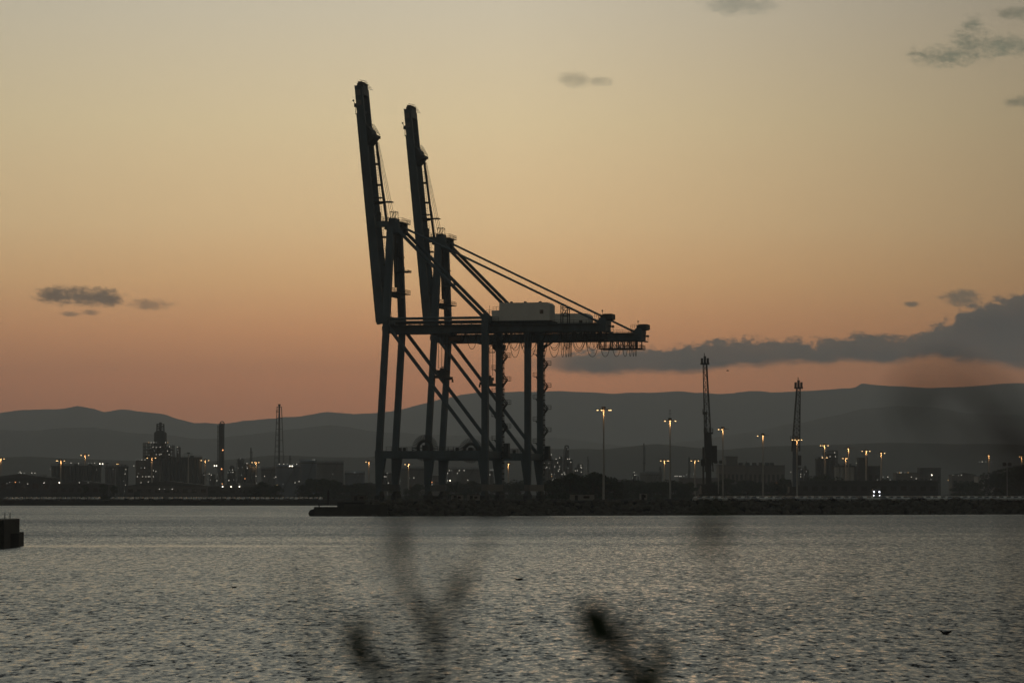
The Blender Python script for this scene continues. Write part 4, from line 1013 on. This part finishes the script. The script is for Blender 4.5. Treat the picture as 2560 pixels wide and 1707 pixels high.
# ------------------------------------------------------------------ trees
def leaf_cloud(b, c, r, n, size, sq=0.8):
    for _ in range(n):
        while True:
            p = Vector((random.uniform(-1, 1), random.uniform(-1, 1), random.uniform(-1, 1)))
            if p.length <= 1: break
        p = p.normalized()*(p.length**0.45)
        q = c + Vector((p.x*r, p.y*r, p.z*r*sq))
        a = Vector((random.gauss(0, 1), random.gauss(0, 1), random.gauss(0, 1))).normalized()
        d = a.orthogonal().normalized(); e = a.cross(d); s = size*random.uniform(0.6, 1.4)
        b.add([q + d*s, q + e*s*0.7, q - d*s, q - e*s*0.7], [(0, 1, 2, 3)])
def tree_meshes(seed, kind):
    random.seed(seed)
    tr = MB(); cr = MB()
    tr.tube([(0, 0, 0), (0.1, 0, 2.2), (0.25, 0.1, 4.6), (0.2, 0.1, 7.2)], [0.34, 0.26, 0.18, 0.06], 8)
    n = 9 if kind else 11
    for k in range(n):
        a = 2*math.pi*k/n + random.uniform(-0.4, 0.4); L = random.uniform(1.4, 3.2); z0 = random.uniform(2.2, 5.5)
        e = Vector((L*math.cos(a), L*math.sin(a), z0 + random.uniform(0.8, 2.6)))
        tr.tube([(0.15, 0.05, z0), (e.x*0.5, e.y*0.5, z0 + 0.5), e], [0.12, 0.08, 0.03], 5)
        leaf_cloud(cr, e, random.uniform(1.1, 1.9), 120, 0.26, 0.65 if kind else 0.85)
    for k in range(7): leaf_cloud(cr, Vector((2.6*math.cos(k*0.9), 2.6*math.sin(k*0.9), random.uniform(0.7, 2.0))), 1.3, 80, 0.26)
    for k in range(4): leaf_cloud(cr, Vector((random.uniform(-1, 1), random.uniform(-1, 1), random.uniform(5.5, 8.0))), random.uniform(1.1, 1.7), 120, 0.26)
    return tr, cr
protos = []
for s in range(4):
    tr, cr = tree_meshes(40 + s, s % 2)
    protos.append((tr, cr))
tree_src = []
def tree(u, v, D, label, group, kind, wide=1.0, z=2.9):
    """v = row of the crown top"""
    p = at(u, v, D); h = max(3.0, p.z - z)
    s = h/8.8
    if len(tree_src) < 4:
        k = len(tree_src); t = thing('tree', (p.x, D, z), label, 'tree', group)
        protos[k][0].build('trunk', M['bark'], t); protos[k][1].build('crown', M['leaf'] if k % 2 else M['leaf2'], t); tree_src.append(t)
    else:
        t = copy_tree(tree_src[kind % 4]); t.location = (p.x, D, z); tag(t, label, 'tree', group)
    t.scale = (s*wide, s*wide, s); t.rotation_euler = (0, 0, random.uniform(0, 6.28))
    return t
random.seed(11)
GL = 'trees between the tank group and the container cranes'
for i, (u, v) in enumerate(((640,1212),(655,1205),(672,1210),(690,1211),(762,1206),(776,1198),(791,1195),(806,1196),(820,1206),(834,1200),(848,1203),(862,1211),(880,1208),(897,1207),(914,1205),(930,1212))):
    tree(u, v, 1640 + (i*37) % 120, 'dark tree in the row between the tank group and the container cranes', GL, i, 1.25)
GM = 'trees on the pier just right of the container cranes'
for i, (u, v) in enumerate(((1362,1206),(1380,1198),(1396,1196),(1411,1190),(1425,1184),(1440,1188),(1455,1192),(1470,1186),(1483,1181),(1498,1183),(1512,1190),(1524,1188),(1537,1203),(1405,1200),(1447,1196),(1490,1194))):
    tree(u, v, 1180 + (i*29) % 110, 'dark tree in the dense clump just right of the container cranes', GM, i + 1, 1.3, 3.6)
GR = 'lower trees between the tallest mast and the aerial mast'
for i, (u, v) in enumerate(((1552,1204),(1566,1198),(1580,1196),(1594,1201),(1608,1208),(1624,1206),(1642,1200),(1658,1205),(1676,1198),(1692,1203),(1708,1210),(1724,1206))):
    tree(u, v, 1500 + (i*41) % 130, 'dark tree in the lower belt between the tallest mast and the taller lattice crane', GR, i + 2, 1.3)
GC = 'trees between the two lattice harbour cranes'
for i, (u, v) in enumerate(((1790,1201),(1817,1196),(1835,1208),(1852,1200),(1868,1196),(1882,1204),(1905,1204),(1925,1203),(1945,1200),(1958,1196),(1972,1200))):
    tree(u, v, 1700 + (i*31) % 120, 'dark tree in the belt between the two lattice harbour cranes', GC, i, 1.2)
GS = 'shrubby trees at the foot of the dark silos on the right'
for i, (u, v) in enumerate(((2038,1194),(2050,1188),(2062,1186),(2074,1192),(2210,1200),(2228,1196),(2400,1204),(2420,1200),(2438,1206),(2490,1180),(2530,1166),(2546,1160),(2560,1164))):
    tree(u, v, 1900 + (i*23) % 90, 'low dark tree by the silos and sheds at the right', GS, i + 1, 1.5)
GF = 'trees seen under the sill beams of the container cranes'
for i, (u, v) in enumerate(((985,1214),(1030,1212),(1045,1210),(1120,1206),(1140,1204),(1160,1206),(1178,1203),(1195,1206),(1240,1207),(1262,1202),(1290,1206),(1300,1198))):
    tree(u, v, 1620 + (i*33) % 110, 'dark tree seen under the container cranes', GF, i + 3, 1.4)
for u, v, lab in ((213, 1212, 'small lone tree on the far left quay below the highest left mast'), (259, 1210, 'small slim tree on the far left quay, left of centre of the quay'), (285, 1214, 'low bush-like tree on the far left quay below the small dark silo block'), (2060, 1170, None)):
    if lab: tree(u, v, 1560, lab, None, 1, 0.8, 2.6)

# ------------------------------------------------------------------ shore: armour rocks, pier end, car parks
random.seed(5)
b = MB()
def rock(b, c, r):
    n, m_ = 6, 4; vs = [c + Vector((0, 0, -r*0.8))]
    ph = random.uniform(0, 6)
    for i in range(1, m_):
        a = math.pi*i/m_
        for k in range(n):
            t_ = 2*math.pi*k/n + ph; q = r*random.uniform(0.72, 1.2)
            vs.append(c + Vector((q*math.sin(a)*math.cos(t_)*1.15, q*math.sin(a)*math.sin(t_), -q*math.cos(a)*0.8)))
    vs.append(c + Vector((0, 0, r*0.8))); fs = []
    for k in range(n): fs.append((0, 1+(k+1) % n, 1+k))
    for i in range(m_-2):
        for k in range(n): fs.append((1+i*n+k, 1+i*n+(k+1) % n, 1+(i+1)*n+(k+1) % n, 1+(i+1)*n+k))
    for k in range(n): fs.append((len(vs)-1, 1+(m_-2)*n+k, 1+(m_-2)*n+(k+1) % n))
    b.add(vs, fs)
e0 = Vector((-40, 843.5, 0)); e1 = Vector((190, 933, 0)); ed = (e1-e0); L = ed.length; ed.normalize(); en = Vector((ed.y, -ed.x, 0))
for i in range(2600):
    s = random.uniform(0, L); w = random.uniform(0, 1)**0.9
    off = 6.5*w; z = 3.9 - 4.6*w + random.uniform(-0.25, 0.35)
    rock(b, e0 + ed*s + en*off + Vector((0, 0, z)), random.uniform(0.45, 1.05))
struct(tag(b.build('armour_rocks', M['rock']), 'dark rough armour stones along the near quay edge', 'rocks'), 'stuff')
# concrete pier end with rounded nose, bollard and beacon post
p0 = at(786, 1266, 834); p1 = at(826, 1266, 838)
t = thing('pier_head', (at(800, 1266, 838).x, 838, 0), 'low concrete pier head with a rounded nose at the left end of the near quay', 'pier head')
MB().box(-1.6, 18, 0, 9, -1.2, 2.45).box(6.5, 18, 0.6, 9, 2.45, 3.1).build('deck', M['conc2'], t)
MB().add([(-1.6 + 1.5*math.cos(a), y, 0.75 + 1.15*math.sin(a)) for y in (-0.1, 8.6) for a in [math.pi/2 + i*math.pi/8 for i in range(9)]],
         [tuple(range(9)), tuple(range(17, 8, -1))] + [(i, i+9, i+10, i+1) for i in range(8)]).build('fender', M['rubber'], t)
MB().cyl(-0.3, 1.2, 2.45, 2.95, 0.16, n=10).cyl(-0.3, 1.2, 2.95, 3.2, 0.3, n=10).build('bollard', M['darksteel'], t)
q = at(821, 1225, 846)
t = thing('beacon_post', (q.x, 846, 2.9), 'dark square navigation post standing on the pier head', 'post')
MB().box(-0.28, 0.28, -0.28, 0.28, 0, q.z-2.9-0.6).build('post', M['darksteel'], t)
MB().cyl(0, 0, q.z-2.9-0.6, q.z-2.9, 0.2, n=8).build('lantern', M['darksteel'], t)
# container / huts on the pier under the cranes
for u0, u1, v0, v1, D, lab, m in ((1128, 1158, 1237, 1250, 905, 'low pale cabin on the quay under the cranes, the left one of two', 'tankw'),
                                  (1168, 1200, 1237, 1250, 915, 'low pale cabin on the quay under the cranes, the right one of two', 'tankw'),
                                  (878, 916, 1238, 1254, 900, 'low dim hut left of the crane feet', 'wall'),
                                  (1060, 1122, 1240, 1254, 1000, 'long low dark bin on the quay under the cranes', 'walld'),
                                  (1425, 1486, 1236, 1246, 930, 'long low trailer with pale top left of the tallest mast', 'tankw'),
                                  (1600, 1618, 1233, 1242, 960, 'small pale cabin on the quay right of the tallest mast', 'tankw')):
    a = at(u0, v0, D); c = at(u1, v1, D)
    t = thing('site_cabin', ((a.x+c.x)/2, D, 3.7), lab, 'cabin', 'low cabins on the near quay')
    w = (c.x-a.x)/2; h = a.z-3.7
    MB().box(-w, w, 0, 3, 0.3, h).build('wall', M[m], t)
    MB().box(-w-0.1, w+0.1, -0.1, 3.1, h, h+0.12).build('roof', M['roof'], t)
    MB().box(-w*0.6, -w*0.6+0.9, -0.04, 0, 0.3, min(h*0.9, 2.2)).build('door', M['darksteel'], t)
    MB().box(w*0.1, w*0.6, -0.04, 0, h*0.45, h*0.8).build('window', M['glass'], t)

def make_car(name, loc, label, group, m):
    t = thing(name, loc, label, 'car', group)
    prof = [(-2.1, 0.35), (-2.15, 0.75), (-2.0, 0.92), (-1.15, 1.02), (1.75, 1.05), (2.1, 0.95), (2.15, 0.45), (2.0, 0.3)]
    body = MB().prism(prof, -0.86, 0.86, 'x')
    b2 = [(-1.15, 1.02), (-0.45, 1.46), (1.1, 1.50), (1.85, 1.05)]
    vs = [(-0.84 if y in (-1.15, 1.85) else -0.68, y, z) for y, z in b2] + [(0.84 if y in (-1.15, 1.85) else 0.68, y, z) for y, z in b2]
    body.add(vs, [(0, 1, 2, 3), (7, 6, 5, 4), (1, 5, 6, 2)])
    body.build('body', m, t)
    gl = MB().add([(-0.74, -1.10, 1.055), (0.74, -1.10, 1.055), (0.61, -0.50, 1.435), (-0.61, -0.50, 1.435)], [(0, 1, 2, 3)])
    gl.v = [(x, y - 0.012, z + 0.012) for x, y, z in gl.v]
    gl.build('windscreen', M['glass'], t)
    for x in (-0.80, 0.80):
        for y in (-1.35, 1.3):
            MB().add([(x-0.1, y+0.31*math.cos(a*math.pi/6), 0.31+0.31*math.sin(a*math.pi/6)) for a in range(12)] + [(x+0.1, y+0.31*math.cos(a*math.pi/6), 0.31+0.31*math.sin(a*math.pi/6)) for a in range(12)],
                     [tuple(range(12)), tuple(range(23, 11, -1))] + [(i, 12+i, 12+(i+1) % 12, (i+1) % 12) for i in range(12)]).build('wheel', M['rubber'], t)
    for x in (-0.62, 0.62): MB().box(x-0.16, x+0.16, -2.17, -2.10, 0.66, 0.80).build('headlight', M['steel'], t)
    return t
random.seed(21)
cars = [None]*4
def put_car(x, y, z, rz, label, group, k=None):
    k = random.choice((0, 0, 0, 1, 1, 2, 3)) if k is None else k
    if cars[k] is None:
        cars[k] = make_car('parked_car', (x, y, z), label, group, M['car'][k]); cars[k].rotation_euler = (0, 0, rz)
    else:
        t = copy_tree(cars[k]); t.location = (x, y, z); t.rotation_euler = (0, 0, rz); tag(t, label, 'car', group)
# right-hand quay: rows parked side by side, noses to the water
c0 = Vector((56.5, 887, 3.7)); cd = Vector((150-56.5, 917-887+4.5, 0)).normalized()
rzc = math.atan2(cd.y, cd.x)
for row in range(2):
    for i in range(46):
        p = c0 + cd*(2.42*i + random.uniform(-0.1, 0.1)) + Vector((-cd.y, cd.x, 0))*(3.0 + row*6.2 + random.uniform(-0.25, 0.25))
        put_car(p.x, p.y, p.z, rzc + random.uniform(-0.01, 0.01), ('car in the front row of the long car park on the right-hand quay', 'car in the second row of the long car park on the right-hand quay')[row],
                ('front row of cars on the right-hand quay', 'second row of cars on the right-hand quay')[row])
for i in range(66):
    x = at(0, 1260, 1500).x + 3 + i*2.32
    if i in (20, 21, 33): continue
    put_car(x, 1499 + random.uniform(-0.3, 0.3), 2.46, random.uniform(-0.015, 0.015), 'car in the row parked along the far left quay', 'row of cars on the far left quay')
# low parapet in front of the right-hand car park
# lorry with four lamps
q = at(2201, 1240, 990)
t = thing('lorry', (q.x, 1000, 3.7), 'lorry with its four white front lamps lit, behind the parked cars at the right', 'lorry')
MB().prism([(-1.25, 0.7), (1.25, 0.7), (1.25, 3.3), (1.1, 3.6), (-1.1, 3.6), (-1.25, 3.3)], 0, 2.2, 'y').build('cab', M['car'][2], t)
MB().box(-1.05, 1.05, -0.03, 0.0, 1.9, 2.9).build('windscreen', M['glass'], t)
MB().box(-1.3, 1.3, 2.5, 10, 1.1, 3.4).build('trailer', M['walld'], t)
for x in (-1.0, 1.0):
    for y in (0.9, 7.5, 8.8): MB().add([(x-0.15, y+0.5*math.cos(a*math.pi/6), 0.5+0.5*math.sin(a*math.pi/6)) for a in range(12)] + [(x+0.15, y+0.5*math.cos(a*math.pi/6), 0.5+0.5*math.sin(a*math.pi/6)) for a in range(12)],
                     [tuple(range(12)), tuple(range(23, 11, -1))] + [(i, 12+i, 12+(i+1) % 12, (i+1) % 12) for i in range(12)]).build('wheel', M['rubber'], t)
for x, z, r in ((-0.85, 2.78, 0.20), (0.85, 2.78, 0.20), (-0.95, 1.65, 0.13), (0.9, 1.65, 0.12)):
    MB().ball((x, -0.15, z), r, 8, 5).build('headlight', M['cold'], t)
# posts on the far left quay
for k, (u, v, lab) in enumerate(((66, 1236, 'thick dark post on the far left quay, the leftmost post'), (105, 1240, 'thin dark post on the far left quay right of the leftmost post'), (221, 1236, 'dark post beside the lone tree on the far left quay'),
                            (338, 1237, 'dark post on the far left quay, left one of a close pair'), (357, 1238, 'dark post on the far left quay, right one of a close pair'))):
    q = at(u, v, 1500)
    tag(MB().tube([(0, 0, 0), (0, 0, q.z-2.45)], [0.22, 0.18], 8).cyl(0, 0, q.z-2.45, q.z-2.25, 0.3, n=8).build('quay_post', M['darksteel'], loc=(q.x, 1497, 2.45)), lab, 'post', 'posts on the far left quay')

# ------------------------------------------------------------------ mooring dolphin at the left edge
q = at(10, 1299, 363)
t = thing('mooring_platform', (q.x, 363, 0), 'dark concrete mooring platform with two thin posts at the left edge of the water', 'mooring platform')
def gp(u, D): return (at(u, 1300, D).x - q.x, D - 363)
MB().prism([gp(-150, 363), gp(10, 363), gp(49, 376), gp(45, 384), gp(-150, 384)], -1, q.z).build('platform', M['conc2'], t)
MB().prism([gp(26, 368.3), gp(47, 372), gp(60, 385), gp(50, 387), gp(38, 377)], -1, at(60, 1331, 378).z).build('fender', M['rubber'], t)
for u in (12, 25):
    x, y = gp(u, 372); MB().tube([(x, y, q.z), (x, y, at(u, 1281, 372).z)], 0.045, 8).build('post', M['darksteel'], t)

# ------------------------------------------------------------------ gulls
def gull(u, v, label, length, flip=1, tail_up=0.0, low=False):
    D = HC*F/(v - HZ)
    p = at(u, v, D); k = length/0.55
    path = [(-0.30, 0, 0.10+tail_up), (-0.20, 0, 0.085+tail_up*0.4), (-0.08, 0, 0.06), (0.04, 0, 0.05), (0.13, 0, 0.07), (0.17, 0, 0.11), (0.19, 0, 0.15), (0.225, 0, 0.165), (0.25, 0, 0.16)]
    rad = [0.012, 0.035, 0.068, 0.072, 0.055, 0.034, 0.032, 0.030, 0.012]
    if low: path = [(a, b_, c*0.75) for a, b_, c in path]
    t = thing('gull', (p.x, D, 0.0), label, 'gull', None, 0 if flip > 0 else math.pi)
    t.scale = (k, k, k)
    MB().tube(path, rad, 10).build('body', M['gull'], t, smooth=True)
    MB().tube([(0.245, 0, 0.158), (0.30, 0, 0.148)], [0.011, 0.003], 6).build('beak', M['beak'], t)
    for s in (-1, 1): MB().tube([(0.10, s*0.055, 0.09), (-0.05, s*0.065, 0.105), (-0.22, s*0.03, 0.125+tail_up), (-0.36, s*0.01, 0.145+tail_up*1.3)], [0.012, 0.022, 0.014, 0.003], 6).build('wing', M['gull'], t, smooth=True)
gull(585, 1468, 'small gull floating on the water at the left, facing left', 0.42, -1)
gull(1297, 1449, 'flat low-floating gull on the water near the centre, facing left', 0.62, -1, 0, True)
gull(2364, 1583, 'gull floating on the water at the lower right with raised tail, facing left', 0.55, -1, 0.03)
p = at(1819, 927, 700)
t = thing('gull', p, 'gull flying in front of the grey cloud between the two lattice cranes', 'gull')
MB().tube([(-0.3, 0, 0), (-0.1, 0, 0.02), (0.1, 0, 0.03), (0.25, 0, 0.04), (0.34, 0, 0.03)], [0.02, 0.07, 0.07, 0.045, 0.01], 8).build('body', M['gull'], t, smooth=True)
for s in (-1, 1):
    MB().add([(0.1, 0, 0.05), (-0.1, 0, 0.05), (s*0.15+0.12, s*0.32, 0.2), (s*0.15-0.06, s*0.3, 0.2), (s*0.34, s*0.62, 0.1), (0.1, 0, 0.03), (-0.1, 0, 0.03), (s*0.15+0.12, s*0.32, 0.18), (s*0.15-0.06, s*0.3, 0.18)],
             [(0, 2, 3, 1), (2, 4, 3), (5, 6, 8, 7), (7, 8, 4), (0, 5, 7, 2), (1, 3, 8, 6)]).build('wing', M['gull'], t)

# ------------------------------------------------------------------ out-of-focus shrubs in front of the lens
def near(u, v, d):
    p = at(u, v, d); return p
def twig(b, pts, d, r0, r1, jit=0.0):
    P_ = [near(u, v, d + jit*i) for i, (u, v) in enumerate(pts)]
    n = len(P_); b.tube(P_, [1.3*(r0 + (r1-r0)*i/(n-1)) for i in range(n)], 8)
def leaf(b, u, v, d, L, ang, w=0.35):
    """one curved leaf; ang in the picture plane"""
    c = near(u, v, d); a = Vector((math.cos(ang), 0.15, math.sin(ang))); n = Vector((-math.sin(ang), 0.3, math.cos(ang)))
    N = 7; vs = []
    for i in range(N+1):
        t_ = i/N; q = c + a*(t_-0.5)*L + Vector((0, 0.004, 0))*math.sin(t_*3.14); ww = L*w*math.sin(math.pi*min(1, t_*0.93+0.04))**0.8/2
        vs += [q + n*ww, q - n*ww]
    b.add(vs, [(2*i, 2*i+1, 2*i+3, 2*i+2) for i in range(N)])
def shrub(name, label, root, stems, leaves, d, tw='twig'):
    b0 = near(root, 1900, d); base = Vector((b0.x, d, 4.75))
    t = thing(name, base, label, 'shrub', 'blurred shrubs in front of the camera')
    b = MB()
    for pts, r0, r1, jit in stems:
        twig(b, pts, d, r0, r1, jit)
        p = near(pts[0][0], pts[0][1], d)
        b.tube([base, base.lerp(p, 0.5) + Vector((0.02, 0, 0)), p], [r0*1.5, r0*1.3, r0], 8)
    b.v = [tuple(Vector(v_) - base) for v_ in b.v]
    b.build('stem', M[tw], t)
    for u, v, dd, L, ang in leaves:
        l = MB(); leaf(l, u, v, d + dd, L*1.3, ang, 0.45); l.v = [tuple(Vector(v_) - base) for v_ in l.v]
        l.build('leaf', M['fleaf'], t)
    return t
shrub('shrub', 'blurred forked twig rising left of centre over the water', 1090,
      [([(1085, 1750), (1085, 1650), (1062, 1560), (1022, 1460), (1000, 1380), (996, 1290)], 0.0032, 0.0017, 0.0),
       ([(1085, 1700), (1092, 1580), (1130, 1490), (1175, 1410), (1230, 1330)], 0.0034, 0.0014, 0.02),
       ([(1085, 1720), (1020, 1690), (960, 1690), (905, 1640), (880, 1560)], 0.0030, 0.0016, 0.0),
       ([(960, 1690), (990, 1600), (975, 1560)], 0.0022, 0.0012, 0.03),
       ([(905, 1640), (930, 1560), (975, 1500), (1000, 1470)], 0.0016, 0.0009, 0.02), ([(1130, 1490), (1100, 1430), (1110, 1370)], 0.0014, 0.0008, 0.02),
       ([(1092, 1580), (1180, 1640), (1260, 1600), (1300, 1540)], 0.0013, 0.0008, 0.03), ([(1175, 1410), (1215, 1350), (1210, 1290)], 0.0012, 0.0007, 0.02),
       ([(905, 1640), (860, 1600), (820, 1520), (815, 1450)], 0.0014, 0.0008, 0.02), ([(1022, 1460), (960, 1420), (930, 1360)], 0.0012, 0.0008, 0.02),
       ([(1040, 1710), (1150, 1690), (1230, 1660)], 0.0014, 0.0009, 0.02)],
      [(895, 1590, 0.0, 0.028, 1.9), (915, 1640, 0.02, 0.030, 2.1), (885, 1620, -0.02, 0.022, 1.2), (1140, 1480, 0.05, 0.022, 0.9), (1000, 1360, 0.0, 0.022, 1.6), (1060, 1530, 0.0, 0.020, 1.9)], 2.35)
shrub('shrub', 'blurred leafy green twig right of centre at the bottom edge', 1600,
      [([(1612, 1790), (1648, 1700), (1655, 1640), (1625, 1590), (1560, 1575), (1500, 1570)], 0.0036, 0.0016, 0.0),
       ([(1612, 1780), (1580, 1690), (1555, 1640)], 0.0030, 0.0016, 0.0),
       ([(1655, 1640), (1690, 1600), (1720, 1570)], 0.0020, 0.0010, 0.05), ([(1560, 1575), (1600, 1530), (1590, 1490)], 0.0018, 0.0010, 0.02),
       ([(1500, 1570), (1480, 1530), (1476, 1490)], 0.0018, 0.0010, 0.0), ([(1580, 1690), (1500, 1660), (1400, 1690), (1330, 1650)], 0.0012, 0.0008, 0.05)],
      [(1490, 1565, 0.0, 0.034, 2.3), (1506, 1585, 0.02, 0.034, 2.6), (1497, 1572, -0.02, 0.030, 0.8), (1500, 1560, 0.03, 0.028, 1.5), (1515, 1600, 0.0, 0.022, 2.9), (1585, 1672, 0.03, 0.026, 2.0), (1645, 1675, -0.02, 0.026, 1.4), (1480, 1525, 0.05, 0.016, 1.8), (1570, 1655, 0.0, 0.030, 2.2), (1654, 1650, 0.0, 0.024, 1.6), (1635, 1700, 0.02, 0.028, 1.1), (1612, 1716, 0.0, 0.026, 0.5)], 2.45)
shrub('shrub', 'very faint blurred twigs at the left over the water', 760,
      [([(840, 1800), (800, 1700), (790, 1560), (770, 1440), (780, 1370)], 0.0014, 0.0010, 0.0), ([(800, 1700), (720, 1560), (690, 1400)], 0.0011, 0.0008, 0.05)],
      [], 1.75)
shrub('shrub', 'faint blurred brown arching twig over the hills at the right', 2700,
      [([(2700, 1800), (2720, 1400), (2640, 1180), (2540, 1050), (2460, 970), (2370, 925), (2290, 950), (2250, 1010)], 0.0026, 0.0020, 0.0),
       ([(2640, 1180), (2500, 1130), (2400, 1110), (2330, 1060), (2290, 990)], 0.0018, 0.0014, 0.05), ([(2540, 1050), (2480, 1080), (2420, 1010), (2380, 990)], 0.0018, 0.0012, 0.05)],
      [(2285, 1050, 0.0, 0.009, 2.0)], 1.3, 'twigr')
shrub('shrub', 'faint blurred reddish sprig right of centre below the quay', 1790,
      [([(1800, 1800), (1830, 1560), (1800, 1400), (1785, 1320)], 0.0010, 0.0008, 0.0), ([(1830, 1560), (2090, 1500), (2150, 1380)], 0.0008, 0.0006, 0.0)],
      [(1785, 1318, 0.0, 0.020, 1.5), (1770, 1330, 0.0, 0.016, 0.4)], 1.6, 'twigr')

# ------------------------------------------------------------------ haze
hm = bpy.data.materials.new('haze_air'); hm.use_nodes = True
nt = hm.node_tree; nt.nodes.clear()
vo = nt.nodes.new('ShaderNodeVolumePrincipled'); vo.inputs['Color'].default_value = (0.90, 0.94, 0.98, 1); vo.inputs['Density'].default_value = 0.000087; vo.inputs['Anisotropy'].default_value = 0.42
mo = nt.nodes.new('ShaderNodeOutputMaterial'); nt.links.new(vo.outputs[0], mo.inputs['Volume'])
struct(MB().box(-6200, 6200, -450, 17000, -2.5, 680).build('haze', hm), 'stuff')
